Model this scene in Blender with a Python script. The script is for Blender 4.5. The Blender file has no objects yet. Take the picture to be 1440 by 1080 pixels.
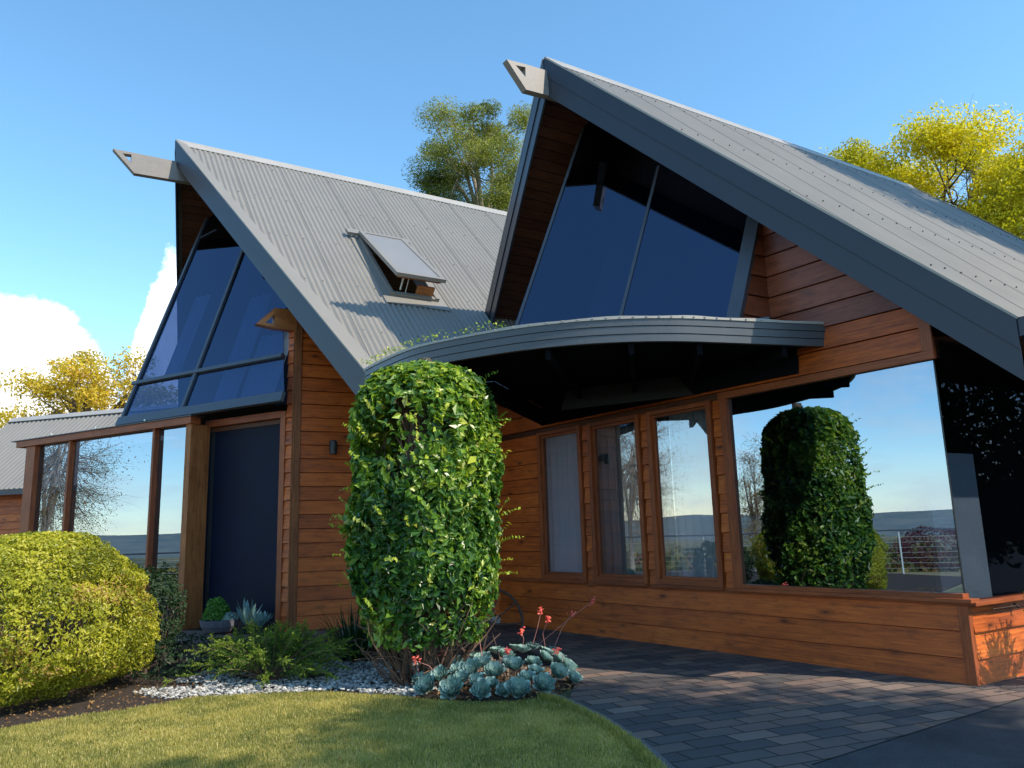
import bpy, math, random
import numpy as np
from mathutils import Vector, Matrix
rng = np.random.default_rng(7); random.seed(7)
SC = bpy.context.scene
COL = SC.collection
V = lambda *a: np.array(a, dtype=float)
def vaz(deg): r = math.radians(deg); return V(math.sin(r), math.cos(r), 0)
def nrm(v): return v/np.linalg.norm(v)
UP = V(0, 0, 1)

# ------------------------------------------------------------------ materials
def newmat(name):
    m = bpy.data.materials.new(name); m.use_nodes = True
    nt = m.node_tree; b = nt.nodes['Principled BSDF']
    return m, nt, b
def N(nt, t, **k):
    n = nt.nodes.new(t)
    for a, v in k.items():
        if a in n.inputs: n.inputs[a].default_value = v
        else: setattr(n, a, v)
    return n
def ramp(nt, fac, stops):
    r = nt.nodes.new('ShaderNodeValToRGB'); e = r.color_ramp.elements
    while len(e) < len(stops): e.new(.5)
    for i, (p, c) in enumerate(stops): e[i].position = p; e[i].color = (*c, 1) if len(c) == 3 else c
    nt.links.new(fac, r.inputs[0]); return r.outputs[0]
def mixc(nt, a, b, f, mode='MIX'):
    n = nt.nodes.new('ShaderNodeMix'); n.data_type = 'RGBA'; n.blend_type = mode
    for i, x in ((6, a), (7, b), (0, f)):
        if hasattr(x, 'links'): nt.links.new(x, n.inputs[i])
        else: n.inputs[i].default_value = (*x, 1) if isinstance(x, tuple) else x
    return n.outputs[2]
def mth(nt, op, a, b=0., c=0.):
    n = nt.nodes.new('ShaderNodeMath'); n.operation = op
    for i, x in enumerate((a, b, c)):
        if hasattr(x, 'links'): nt.links.new(x, n.inputs[i])
        else: n.inputs[i].default_value = x
    return n.outputs[0]
def bump(nt, b, h, strength=.3, dist=.01):
    n = nt.nodes.new('ShaderNodeBump'); n.inputs['Strength'].default_value = strength; n.inputs['Distance'].default_value = dist
    nt.links.new(h, n.inputs['Height']); nt.links.new(n.outputs[0], b.inputs['Normal'])
def noise(nt, vec, scale, detail=4, rough=.6, dist=0.):
    n = nt.nodes.new('ShaderNodeTexNoise'); n.inputs['Scale'].default_value = scale; n.inputs['Detail'].default_value = detail
    n.inputs['Roughness'].default_value = rough; n.inputs['Distortion'].default_value = dist
    if vec is not None: nt.links.new(vec, n.inputs['Vector'])
    return n
def mapping(nt, vec, scale=(1, 1, 1), rot=0.):
    n = nt.nodes.new('ShaderNodeMapping'); n.inputs['Scale'].default_value = scale; n.inputs['Rotation'].default_value = (0, 0, rot)
    nt.links.new(vec, n.inputs[0]); return n.outputs[0]
def objco(nt): return nt.nodes.new('ShaderNodeTexCoord').outputs['Object']
def uvn(nt, name='UVMap'):
    n = nt.nodes.new('ShaderNodeUVMap'); n.uv_map = name; return n.outputs[0]

def wood(name, light, mid, dark, rough=.5, knots=True, var=.5, spec=.4):
    m, nt, b = newmat(name)
    uv = uvn(nt); rn = uvn(nt, 'rnd')
    sep = nt.nodes.new('ShaderNodeSeparateXYZ'); nt.links.new(rn, sep.inputs[0])
    add = nt.nodes.new('ShaderNodeVectorMath'); add.operation = 'MULTIPLY_ADD'
    nt.links.new(rn, add.inputs[0]); add.inputs[1].default_value = (37, 53, 0); nt.links.new(uv, add.inputs[2])
    p = add.outputs[0]
    g1 = noise(nt, mapping(nt, p, (1.1, 34, 1)), 1.6, 5, .65, .35).outputs[0]
    g2 = noise(nt, mapping(nt, p, (4, 150, 1)), 1.5, 3, .6).outputs[0]
    big = noise(nt, mapping(nt, p, (1.6, 5, 1)), 1.3, 3, .55).outputs[0]
    f = mth(nt, 'ADD', mth(nt, 'MULTIPLY', g1, .55), mth(nt, 'MULTIPLY', g2, .2))
    f = mth(nt, 'ADD', f, mth(nt, 'MULTIPLY', big, .25))
    f = mth(nt, 'ADD', f, mth(nt, 'MULTIPLY', mth(nt, 'SUBTRACT', sep.outputs[0], .5), var*.42))
    c = ramp(nt, f, [(.3, dark), (.5, mid), (.68, light)])
    hgt = f
    if knots:
        vo = nt.nodes.new('ShaderNodeTexVoronoi'); vo.inputs['Scale'].default_value = 1.
        nt.links.new(mapping(nt, p, (2.3, 6.0, 1)), vo.inputs['Vector'])
        k = ramp(nt, vo.outputs['Distance'], [(.05, (1, 1, 1)), (.12, (.35, .35, .35)), (.26, (0, 0, 0))])
        c = mixc(nt, c, tuple(x*.3 for x in dark), mth(nt, 'MULTIPLY', k, .92))
    # weathering along the edges and damp blotches
    w = noise(nt, mapping(nt, p, (2.5, 9, 1)), 2., 6, .7).outputs[0]
    c = mixc(nt, c, tuple(x*.55 for x in dark), mth(nt, 'MULTIPLY', ramp(nt, w, [(.50, (0, 0, 0)), (.70, (1, 1, 1))]), .62))
    nt.links.new(c, b.inputs['Base Color'])
    b.inputs['Roughness'].default_value = rough
    b.inputs['Specular IOR Level'].default_value = spec
    bump(nt, b, g1, .35, .006)
    return m
def plain(name, col, rough=.5, metal=0., var=.12, scale=6., bmp=.0, spec=.5, dirt=None):
    m, nt, b = newmat(name); o = objco(nt)
    n = noise(nt, o, scale, 6, .65).outputs[0]
    c = ramp(nt, n, [(.3, tuple(x*(1-var) for x in col)), (.7, tuple(min(1, x*(1+var)) for x in col))])
    if dirt:
        d = noise(nt, o, scale*.4, 8, .75).outputs[0]
        c = mixc(nt, c, dirt, mth(nt, 'MULTIPLY', ramp(nt, d, [(.5, (0, 0, 0)), (.72, (1, 1, 1))]), .55))
    nt.links.new(c, b.inputs['Base Color'])
    r = mth(nt, 'ADD', rough-.06, mth(nt, 'MULTIPLY', n, .12)); nt.links.new(r, b.inputs['Roughness'])
    b.inputs['Metallic'].default_value = metal; b.inputs['Specular IOR Level'].default_value = spec
    if bmp: bump(nt, b, noise(nt, o, scale*8, 4, .6).outputs[0], bmp, .004)
    return m
def glassmat(name, tint, refl, fac=.4, wav=.0):
    m, nt, b = newmat(name); nt.nodes.remove(b)
    out = nt.nodes['Material Output']
    g = nt.nodes.new('ShaderNodeBsdfGlossy'); g.inputs['Roughness'].default_value = .0; g.inputs['Color'].default_value = (*refl, 1)
    t = nt.nodes.new('ShaderNodeBsdfTransparent'); t.inputs['Color'].default_value = (*tint, 1)
    fr = nt.nodes.new('ShaderNodeFresnel'); fr.inputs['IOR'].default_value = 1.5
    f = mth(nt, 'ADD', mth(nt, 'MULTIPLY', fr.outputs[0], 1-fac), fac)
    geo = nt.nodes.new('ShaderNodeNewGeometry'); f = mth(nt, 'MULTIPLY', f, mth(nt, 'SUBTRACT', 1., geo.outputs['Backfacing']))   # a pane reflects off the side it is seen from
    mx = nt.nodes.new('ShaderNodeMixShader'); nt.links.new(f, mx.inputs[0]); nt.links.new(t.outputs[0], mx.inputs[1]); nt.links.new(g.outputs[0], mx.inputs[2])
    # the slight wave of toughened glass
    if wav:
        bp = nt.nodes.new('ShaderNodeBump'); bp.inputs['Strength'].default_value = wav; bp.inputs['Distance'].default_value = .01
        nt.links.new(noise(nt, objco(nt), 1.4, 1, .4).outputs[0], bp.inputs['Height']); nt.links.new(bp.outputs[0], g.inputs['Normal'])
    nt.links.new(mx.outputs[0], out.inputs[0]); return m
def leafmat(name, stops, trans=.35, rough=.45, spec=.4):
    """leaf colours vary from leaf to leaf through the per-leaf 'rnd' map"""
    m, nt, b = newmat(name)
    rn = uvn(nt, 'rnd'); sep = nt.nodes.new('ShaderNodeSeparateXYZ'); nt.links.new(rn, sep.inputs[0])
    c = ramp(nt, sep.outputs[0], stops)
    c = mixc(nt, c, (.5, .5, .5), mth(nt, 'MULTIPLY', mth(nt, 'SUBTRACT', sep.outputs[1], .5), .0))
    nt.links.new(c, b.inputs['Base Color']); b.inputs['Roughness'].default_value = rough; b.inputs['Specular IOR Level'].default_value = spec
    tr = nt.nodes.new('ShaderNodeBsdfTranslucent'); nt.links.new(mixc(nt, c, (1., 1., .35), .0), tr.inputs['Color'])
    br = nt.nodes.new('ShaderNodeMix'); br.data_type = 'RGBA'; br.blend_type = 'MULTIPLY'; br.inputs[0].default_value = 1
    nt.links.new(c, br.inputs[6]); br.inputs[7].default_value = (1.6, 1.6, .7, 1); nt.links.new(br.outputs[2], tr.inputs['Color'])
    mx = nt.nodes.new('ShaderNodeMixShader'); mx.inputs[0].default_value = trans
    nt.links.new(b.outputs[0], mx.inputs[1]); nt.links.new(tr.outputs[0], mx.inputs[2])
    nt.links.new(mx.outputs[0], nt.nodes['Material Output'].inputs[0]); return m

M = {}
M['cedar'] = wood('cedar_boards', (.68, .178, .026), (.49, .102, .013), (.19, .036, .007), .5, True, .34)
M['cedar_red'] = wood('cedar_frame', (.40, .105, .028), (.28, .066, .018), (.13, .028, .009), .5, False, .35)
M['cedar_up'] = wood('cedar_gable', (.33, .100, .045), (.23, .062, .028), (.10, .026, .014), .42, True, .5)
M['post'] = wood('weathered_post', (.44, .165, .050), (.28, .088, .024), (.11, .032, .010), .6, False, .3)
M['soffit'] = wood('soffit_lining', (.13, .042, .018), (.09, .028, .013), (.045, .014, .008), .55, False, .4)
M['blond'] = wood('blond_timber', (.55, .22, .07), (.42, .15, .045), (.25, .08, .02), .5, False, .3)
M['roof'] = plain('roof_steel', (.205, .195, .178), .42, 0., .07, 1.2, spec=.5, dirt=(.20, .185, .165))
M['cap'] = plain('lit_ridge_steel', (.32, .305, .285), .38, 0., .06, 2., spec=.5)  # roof steel with the brighter light of its angle put into the colour
M['barge'] = plain('barge_paint', (.024, .032, .049), .38, 0., .08, 2.5, spec=.45)
M['fascia'] = plain('canopy_paint', (.058, .066, .080), .36, 0., .10, 3., spec=.5, dirt=(.08, .085, .09))
M['beam'] = plain('beam_paint', (.20, .185, .175), .5, 0., .12, 9., spec=.4, bmp=.3)
M['alu'] = plain('window_metal', (.060, .070, .090), .4, 0., .08, 4., spec=.5)
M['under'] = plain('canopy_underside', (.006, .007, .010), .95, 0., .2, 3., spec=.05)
M['black'] = plain('black_metal', (.018, .018, .020), .45, 0., .2, 10.)
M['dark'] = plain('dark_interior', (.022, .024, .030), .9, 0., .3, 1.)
def cloth(name, col):
    m, nt, b = newmat(name); b.inputs['Base Color'].default_value = (*col, 1); b.inputs['Roughness'].default_value = .9
    tr = nt.nodes.new('ShaderNodeBsdfTranslucent'); tr.inputs['Color'].default_value = (*col, 1); mx = nt.nodes.new('ShaderNodeMixShader'); mx.inputs[0].default_value = .45
    nt.links.new(b.outputs[0], mx.inputs[1]); nt.links.new(tr.outputs[0], mx.inputs[2]); nt.links.new(mx.outputs[0], nt.nodes['Material Output'].inputs[0]); return m
M['curtain'] = cloth('curtain_cloth', (.80, .82, .85))
M['panel'] = plain('pale_panel', (.34, .36, .35), .7, 0., .1, 3.)
M['pale_metal'] = plain('pale_metal', (.62, .62, .60), .35, .3, .06, 5.)
M['pot'] = plain('stone_bowl', (.13, .125, .15), .85, 0., .3, 14., bmp=.5)
M['concrete'] = plain('concrete_edge', (.36, .35, .33), .9, 0., .2, 9., bmp=.4, dirt=(.16, .15, .13))
M['kerb'] = plain('kerb_stone', (.12, .12, .125), .9, 0., .25, 12., bmp=.5, dirt=(.09, .09, .08))
M['deck'] = plain('landing_tiles', (.17, .10, .082), .8, 0., .22, 6., bmp=.3, dirt=(.09, .06, .05))
M['rust'] = plain('rusty_iron', (.055, .035, .028), .85, 0., .35, 25., bmp=.4)
M['bark'] = plain('bark', (.11, .085, .065), .9, 0., .35, 9., bmp=.8)
M['palebark'] = plain('pale_bark', (.30, .26, .22), .85, 0., .3, 9., bmp=.6)
M['twig'] = plain('twigs', (.13, .085, .060), .9, 0., .3, 20.)
M['drytwig'] = plain('dry_twigs', (.13, .075, .05), .9, 0., .3, 20.)
M['navy'] = plain('navy_insect_mesh', (.004, .008, .024), .6, 0., .25, 2., spec=.2)
M['glass'] = glassmat('tinted_window_glass', (.40, .46, .56), (.52, .67, .83), .44, .03)
M['glass_clear'] = glassmat('tall_window_glass', (.78, .82, .88), (.80, .88, .97), .26, .03)
M['glass_lean'] = glassmat('leaning_blue_glass', (.42, .50, .66), (.31, .39, .58), .22, .02)
M['glass_side'] = glassmat('side_window_glass', (.60, .64, .70), (.22, .26, .34), .03)
M['glass_door'] = glassmat('dark_door_glass', (.22, .26, .36), (.5, .6, .8), .05)
M['lensglass'] = plain('skylight_blind', (.20, .20, .20), .35, 0., .05, 2., spec=.5)
M['hedge'] = leafmat('creeper_leaves', [(0., (.018, .060, .012)), (.35, (.050, .14, .022)), (.62, (.19, .31, .030)), (.88, (.46, .52, .06)), (1., (.40, .40, .12))], .32, .34, .5)
M['bush'] = leafmat('box_leaves', [(0., (.05, .07, .010)), (.35, (.17, .19, .016)), (.7, (.44, .43, .035)), (.95, (.56, .48, .10)), (1., (.36, .17, .08))], .38, .42, .4)
M['shrubdark'] = leafmat('dark_leaves', [(0., (.012, .030, .014)), (1., (.035, .075, .025))], .25, .5, .3)
M['conifer'] = leafmat('conifer_sprays', [(0., (.030, .075, .014)), (.5, (.10, .18, .026)), (1., (.30, .34, .04))], .3, .55, .3)
M['strap'] = leafmat('strap_leaves', [(0., (.014, .040, .020)), (.7, (.035, .085, .035)), (1., (.10, .14, .05))], .25, .4, .5)
M['herb'] = leafmat('herb_leaves', [(0., (.05, .16, .02)), (1., (.16, .34, .05))], .35, .4, .4)
M['succ'] = leafmat('succulent_leaves', [(0., (.09, .165, .15)), (.45, (.20, .33, .29)), (.85, (.44, .58, .50)), (1., (.40, .24, .22))], .12, .5, .35)
M['succ_old'] = leafmat('old_succulent_leaves', [(0., (.22, .12, .11)), (1., (.34, .27, .20))], .12, .55, .3)
M['agave'] = leafmat('agave_leaves', [(0., (.12, .22, .22)), (1., (.22, .34, .33))], .1, .5, .35)
M['flower'] = leafmat('coral_petals', [(0., (.75, .12, .12)), (1., (.95, .30, .20))], .3, .5, .3)
M['stalk'] = leafmat('flower_stalks', [(0., (.42, .16, .15)), (1., (.50, .24, .20))], .1, .6, .3)
M['gum'] = leafmat('gum_leaves', [(0., (.06, .095, .022)), (.5, (.19, .22, .034)), (1., (.40, .38, .05))], .3, .5, .3)
M['yellow'] = leafmat('yellow_green_leaves', [(0., (.22, .23, .015)), (.5, (.52, .48, .022)), (1., (.78, .66, .04))], .38, .5, .3)
M['gold'] = leafmat('golden_leaves', [(0., (.36, .28, .03)), (.6, (.62, .48, .05)), (1., (.58, .28, .07))], .4, .5, .3)
M['birch'] = leafmat('birch_leaves', [(0., (.20, .10, .03)), (.5, (.35, .20, .05)), (1., (.42, .34, .10))], .35, .5, .3)
M['wood'] = leafmat('far_leaves', [(0., (.030, .050, .020)), (.5, (.075, .095, .030)), (.8, (.20, .17, .04)), (1., (.16, .06, .05))], .2, .6, .2)
M['maroon'] = leafmat('maroon_leaves', [(0., (.07, .018, .03)), (1., (.16, .04, .06))], .3, .5, .3)
M['grassblade'] = leafmat('grass_blades', [(0., (.10, .125, .034)), (.35, (.25, .25, .070)), (.7, (.50, .43, .14)), (1., (.70, .58, .30))], .42, .55, .25)
M['litter'] = leafmat('fallen_leaves', [(0., (.16, .08, .035)), (1., (.36, .22, .09))], .2, .7, .2)
M['pebble'] = leafmat('white_pebbles', [(0., (.10, .095, .09)), (.4, (.30, .295, .28)), (1., (.56, .55, .52))], .0, .6, .4)

def ground_mats():
    m, nt, b = newmat('far_ground'); o = objco(nt)
    n = noise(nt, o, .012, 6, .7).outputs[0]; n2 = noise(nt, o, .09, 5, .7).outputs[0]
    c = ramp(nt, mth(nt, 'ADD', mth(nt, 'MULTIPLY', n, .7), mth(nt, 'MULTIPLY', n2, .3)), [(.36, (.035, .055, .022)), (.46, (.075, .085, .035)), (.52, (.24, .19, .09)), (.62, (.11, .12, .045))])
    nt.links.new(c, b.inputs['Base Color']); b.inputs['Roughness'].default_value = 1; M['ground'] = m
    m, nt, b = newmat('far_hills'); o = objco(nt)
    c = ramp(nt, noise(nt, o, .01, 6, .7).outputs[0], [(.4, (.10, .14, .15)), (.6, (.17, .19, .18))])  # distance haze put into the colour of the hills, pale and bluish
    nt.links.new(c, b.inputs['Base Color']); b.inputs['Roughness'].default_value = 1; M['hills'] = m
    m, nt, b = newmat('lawn_soil'); o = objco(nt)
    n = noise(nt, o, 2.2, 6, .7).outputs[0]; n2 = noise(nt, o, 60, 3, .7).outputs[0]
    c = ramp(nt, mth(nt, 'ADD', mth(nt, 'MULTIPLY', n, .5), mth(nt, 'MULTIPLY', n2, .5)), [(.35, (.08, .09, .03)), (.6, (.19, .18, .06)), (.75, (.30, .24, .12))])
    nt.links.new(c, b.inputs['Base Color']); b.inputs['Roughness'].default_value = 1; bump(nt, b, n2, .8, .02); M['lawn'] = m
    m, nt, b = newmat('garden_soil'); o = objco(nt)
    n2 = noise(nt, o, 35, 6, .8).outputs[0]
    c = ramp(nt, n2, [(.35, (.018, .012, .009)), (.65, (.07, .045, .032)), (.8, (.14, .09, .06))])
    nt.links.new(c, b.inputs['Base Color']); b.inputs['Roughness'].default_value = 1; bump(nt, b, n2, 1., .03); M['soil'] = m
    m, nt, b = newmat('asphalt'); o = objco(nt)
    n2 = noise(nt, o, 160, 3, .7).outputs[0]; n1 = noise(nt, o, 1.8, 5, .6).outputs[0]
    c = ramp(nt, mth(nt, 'ADD', mth(nt, 'MULTIPLY', n2, .6), mth(nt, 'MULTIPLY', n1, .4)), [(.38, (.014, .014, .017)), (.58, (.060, .060, .066)), (.70, (.20, .20, .20))])
    nt.links.new(c, b.inputs['Base Color']); b.inputs['Roughness'].default_value = .85; bump(nt, b, n2, .7, .006); M['asphalt'] = m
    # clay and concrete paving: running bond, stained, three sizes of texture
    m, nt, b = newmat('brick_paving'); o = objco(nt)
    wv = noise(nt, o, 1.1, 2, .5); sc = nt.nodes.new('ShaderNodeVectorMath'); sc.operation = 'MULTIPLY_ADD'
    nt.links.new(wv.outputs['Color'], sc.inputs[0]); sc.inputs[1].default_value = (.03, .03, 0); nt.links.new(o, sc.inputs[2])
    br = nt.nodes.new('ShaderNodeTexBrick'); nt.links.new(mapping(nt, sc.outputs[0], (1, 1, 1), math.radians(-22)), br.inputs['Vector'])
    br.inputs['Scale'].default_value = 1.; br.inputs['Brick Width'].default_value = .29; br.inputs['Row Height'].default_value = .155
    br.inputs['Mortar Size'].default_value = .007; br.inputs['Mortar Smooth'].default_value = .4; br.inputs['Bias'].default_value = 0
    br.inputs['Color1'].default_value = (0, 0, 0, 1); br.inputs['Color2'].default_value = (1, 1, 1, 1); br.inputs['Mortar'].default_value = (.5, .5, .5, 1)
    st = noise(nt, o, 1.0, 5, .6).outputs[0]; fn = noise(nt, o, 90, 4, .7).outputs[0]
    f = mth(nt, 'ADD', mth(nt, 'MULTIPLY', br.outputs['Color'], .42), mth(nt, 'MULTIPLY', st, .38))
    f = mth(nt, 'ADD', f, mth(nt, 'MULTIPLY', fn, .22))
    c = ramp(nt, f, [(.25, (.055, .050, .055)), (.48, (.10, .088, .086)), (.62, (.17, .115, .095)), (.9, (.24, .20, .17))])
    c = mixc(nt, c, (.016, .018, .012), br.outputs['Fac'])
    nt.links.new(c, b.inputs['Base Color']); b.inputs['Roughness'].default_value = .8; b.inputs['Specular IOR Level'].default_value = .35
    h = mth(nt, 'SUBTRACT', mth(nt, 'MULTIPLY', fn, .25), br.outputs['Fac'])
    h = mth(nt, 'ADD', h, mth(nt, 'MULTIPLY', br.outputs['Color'], .35)); bump(nt, b, h, .8, .008); M['paving'] = m
ground_mats()

# ------------------------------------------------------------------ mesh builder
class MB:
    def __init__(s): s.v = []; s.f = []; s.uv = []; s.r = []; s.m = []; s.smooth = False; s.cur = 0; s.rc = None
    def face(s, pts, uv=None):
        b = len(s.v); s.v += [tuple(p) for p in pts]; s.f.append(tuple(range(b, b+len(pts))))
        if uv is None:
            P = [np.asarray(p, float) for p in pts]
            e = [P[(i+1) % len(P)]-P[i] for i in range(len(P))]; L = max(e, key=lambda x: x@x); U = nrm(L) if L@L > 1e-12 else V(1, 0, 0)
            n = V(0, 0, 0)
            for i in range(len(P)): n = n+np.cross(P[i], P[(i+1) % len(P)])
            W = np.cross(n, U); W = nrm(W) if W@W > 1e-16 else V(0, 1, 0)
            uv = [(float((q-P[0])@U), float((q-P[0])@W)) for q in P]
        s.uv.append(uv); s.r.append(s.rc if s.rc is not None else (random.random(), random.random())); s.m.append(s.cur)
    def box(s, o, a, b, c):
        o, a, b, c = map(lambda x: np.asarray(x, float), (o, a, b, c))
        if np.cross(a, b)@c < 0: a, b = b, a
        s.rc = (random.random(), random.random())
        p = lambda i, j, k: o+a*i+b*j+c*k
        for q in ([(0,0,0),(0,1,0),(1,1,0),(1,0,0)], [(0,0,1),(1,0,1),(1,1,1),(0,1,1)], [(0,0,0),(1,0,0),(1,0,1),(0,0,1)],
                  [(0,1,0),(0,1,1),(1,1,1),(1,1,0)], [(0,0,0),(0,0,1),(0,1,1),(0,1,0)], [(1,0,0),(1,1,0),(1,1,1),(1,0,1)]):
            s.face([p(*t) for t in q])
        s.rc = None; return s
    def prism(s, poly, ext):
        poly = [np.asarray(p, float) for p in poly]; ext = np.asarray(ext, float)
        s.rc = (random.random(), random.random()); top = [p+ext for p in poly]
        n = sum((np.cross(poly[i], poly[(i+1) % len(poly)]) for i in range(len(poly))), V(0, 0, 0))
        if n@ext > 0: poly = poly[::-1]; top = top[::-1]
        s.face(poly); s.face(top[::-1])
        for i in range(len(poly)):
            j = (i+1) % len(poly); s.face([poly[j], poly[i], top[i], top[j]])
        s.rc = None; return s
    def bar(s, p, q, w, d, n):     # bar between p and q; n = facing direction; w across, d along n (behind p-q)
        p, q, n = map(lambda x: np.asarray(x, float), (p, q, n)); a = q-p; n = nrm(n-a*(n@a)/(a@a)); c = nrm(np.cross(a, n))
        return s.box(p-c*w/2-n*d, a, c*w, n*d)
    def tube(s, pts, rad, k=6, cap=True):
        pts = [np.asarray(p, float) for p in pts]; rad = rad if hasattr(rad, '__len__') else [rad]*len(pts)
        rings = []; s.rc = (random.random(), random.random()); prev = None
        for i, p in enumerate(pts):
            t = pts[min(i+1, len(pts)-1)]-pts[max(i-1, 0)]; t = nrm(t)
            a = np.cross(t, UP if abs(t[2]) < .9 else V(1, 0, 0)) if prev is None else prev-t*(prev@t); a = nrm(a); prev = a; c = np.cross(t, a)
            rings.append([p+(a*math.cos(2*math.pi*j/k)+c*math.sin(2*math.pi*j/k))*rad[i] for j in range(k)])
        for i in range(len(rings)-1):
            for j in range(k):
                l = (j+1) % k; s.face([rings[i][j], rings[i][l], rings[i+1][l], rings[i+1][j]])
        if cap: s.face(rings[0][::-1]); s.face(rings[-1])
        s.rc = None; return s
    def build(s, name, mat, parent=None, bevel=0., smooth=False):
        me = bpy.data.meshes.new(name); me.from_pydata(s.v, [], s.f)
        u = me.uv_layers.new(name='UVMap'); r = me.uv_layers.new(name='rnd')
        u.data.foreach_set('uv', np.array([c for f in s.uv for c in f], dtype=np.float32).ravel())
        r.data.foreach_set('uv', np.array([c for f, x in zip(s.uv, s.r) for c in [x]*len(f)], dtype=np.float32).ravel())
        for m_ in (mat if isinstance(mat, (list, tuple)) else [mat]): me.materials.append(m_)
        me.polygons.foreach_set('material_index', np.array(s.m, dtype=np.int32))
        if smooth: me.polygons.foreach_set('use_smooth', np.ones(len(s.f), dtype=bool))
        me.update()
        o = bpy.data.objects.new(name, me); COL.objects.link(o)
        if parent is not None: o.parent = parent; o.matrix_parent_inverse = parent_inv(parent)
        if bevel:
            w = o.modifiers.new('weld', 'WELD'); w.merge_threshold = .0004
            b = o.modifiers.new('bevel', 'BEVEL'); b.width = bevel; b.segments = 2; b.limit_method = 'ANGLE'; b.angle_limit = math.radians(40)
        return o
def parent_inv(p):
    m = Matrix.Identity(4); q = p; chain = []
    while q is not None: chain.append(q); q = q.parent
    for q in reversed(chain): m = m @ (q.matrix_parent_inverse @ q.matrix_basis)
    return m.inverted()
def tag(o, label=None, cat=None, group=None, kind=None):
    for k, v in (('label', label), ('category', cat), ('group', group), ('kind', kind)):
        if v: o[k] = v
    return o
def thing(name, loc, label, cat, group=None):
    o = bpy.data.objects.new(name, None); COL.objects.link(o); o.location = tuple(loc); o.empty_display_size = .2
    return tag(o, label, cat, group)
def quickmesh(name, verts, faces_n, nper, mat, rnd, parent=None, smooth=False):
    """numpy mesh: faces_n faces of nper verts each, verts listed face by face, rnd (faces_n,2)"""
    me = bpy.data.meshes.new(name); nv = len(verts)
    me.vertices.add(nv); me.vertices.foreach_set('co', np.ascontiguousarray(verts, dtype=np.float32).ravel())
    me.loops.add(nv); me.loops.foreach_set('vertex_index', np.arange(nv, dtype=np.int32))
    me.polygons.add(faces_n); me.polygons.foreach_set('loop_start', np.arange(0, nv, nper, dtype=np.int32))
    try: me.polygons.foreach_set('loop_total', np.full(faces_n, nper, dtype=np.int32))
    except Exception: pass
    me.update(calc_edges=True)
    r = me.uv_layers.new(name='rnd'); r.data.foreach_set('uv', np.repeat(rnd, nper, axis=0).astype(np.float32).ravel())
    me.materials.append(mat)
    o = bpy.data.objects.new(name, me); COL.objects.link(o)
    if parent is not None: o.parent = parent; o.matrix_parent_inverse = parent_inv(parent)
    return o
def unit(a): return a/np.maximum(np.linalg.norm(a, axis=1, keepdims=True), 1e-9)
def leaves(P, D, size, aspect=.45, fold=.25, jit=.7, rvals=None):
    """P points, D facing normals -> folded diamond leaves: two triangles-pairs (quads) each"""
    n = len(P); D = unit(D+rng.normal(0, jit, (n, 3)))
    T = unit(np.cross(D, rng.normal(0, 1, (n, 3)))); B = np.cross(D, T)
    s = (size*rng.uniform(.6, 1.25, n))[:, None]; w = s*aspect
    a = P-T*s*.5; b = P+T*s*.5; c = P+T*s*.05
    l = c+B*w*.5+D*w*fold; r = c-B*w*.5+D*w*fold
    v = np.stack([a, l, b, a, b, r], axis=1).reshape(-1, 3)
    rv = rng.random((n, 2)) if rvals is None else np.stack([np.clip(rvals, 0, 1), rng.random(n)], axis=1)
    return v, np.repeat(rv, 2, axis=0)
def leafobj(name, sets, mat, parent=None):
    v = np.concatenate([s[0] for s in sets]); r = np.concatenate([s[1] for s in sets])
    return quickmesh(name, v, len(v)//3, 3, mat, r, parent)
def vnoise(P, sc, seed=0):
    """cheap smooth value noise"""
    q = P*sc+seed*17.3; i = np.floor(q).astype(np.int64); f = q-i; f = f*f*(3-2*f); o = 0
    for dx in (0, 1):
        for dy in (0, 1):
            for dz in (0, 1):
                h = ((i[:, 0]+dx)*73856093 ^ (i[:, 1]+dy)*19349663 ^ (i[:, 2]+dz)*83492791 ^ seed*7919) & 0xffffff
                h = (h*1103515245+12345 >> 8) & 0xffff
                o = o+h/65535.*(f[:, 0] if dx else 1-f[:, 0])*(f[:, 1] if dy else 1-f[:, 1])*(f[:, 2] if dz else 1-f[:, 2])
    return o

# ------------------------------------------------------------------ plan of the house (metres)
DR = vaz(58.07); DN = vaz(148.07)                 # along the ridges / down the slopes that face the drive
A = V(.498, 8.148, 6.528)                         # tip of the near ridge
AL = V(-5.02, 11.067, 7.238)                      # tip of the far ridge
C0 = V(3.31, 6.0, 0); UF = vaz(-36.08); NF = vaz(-36.08-90)   # near corner of the drive wall, its run, its outward normal
CC = V(-2.727, 9.625, .12); UC = vaz(63.34); NC = vaz(63.34+90)
UL = vaz(-60.17); NL = vaz(-60.17-90)
SUN_AZ, SUN_EL = 118., 44.
TH = .325; THL = .22     # how far the gable tips rake forward, drive side and garden side

# ------------------------------------------------------------------ camera, light, sky
cam = bpy.data.cameras.new('camera'); co = bpy.data.objects.new('camera', cam); COL.objects.link(co)
pi_, ro = math.radians(10.762), math.radians(-1.675)
F = V(0, math.cos(pi_), math.sin(pi_)); U0 = V(0, -math.sin(pi_), math.cos(pi_)); R0 = V(1, 0, 0)
RR = math.cos(ro)*R0+math.sin(ro)*U0; UU = -math.sin(ro)*R0+math.cos(ro)*U0
mw = Matrix.Identity(4)
for i in range(3): mw[i][0] = RR[i]; mw[i][1] = UU[i]; mw[i][2] = -F[i]
mw[2][3] = 1.2; co.matrix_world = mw
cam.sensor_width = 36; cam.lens = 27.493; cam.clip_end = 20000; cam.clip_start = .05; SC.camera = co
sd = vaz(SUN_AZ)*math.cos(math.radians(SUN_EL))+UP*math.sin(math.radians(SUN_EL))
sun = bpy.data.lights.new('sun', 'SUN'); sun.energy = 5.0; sun.angle = math.radians(.55); sun.color = (1., .89, .72)
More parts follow.
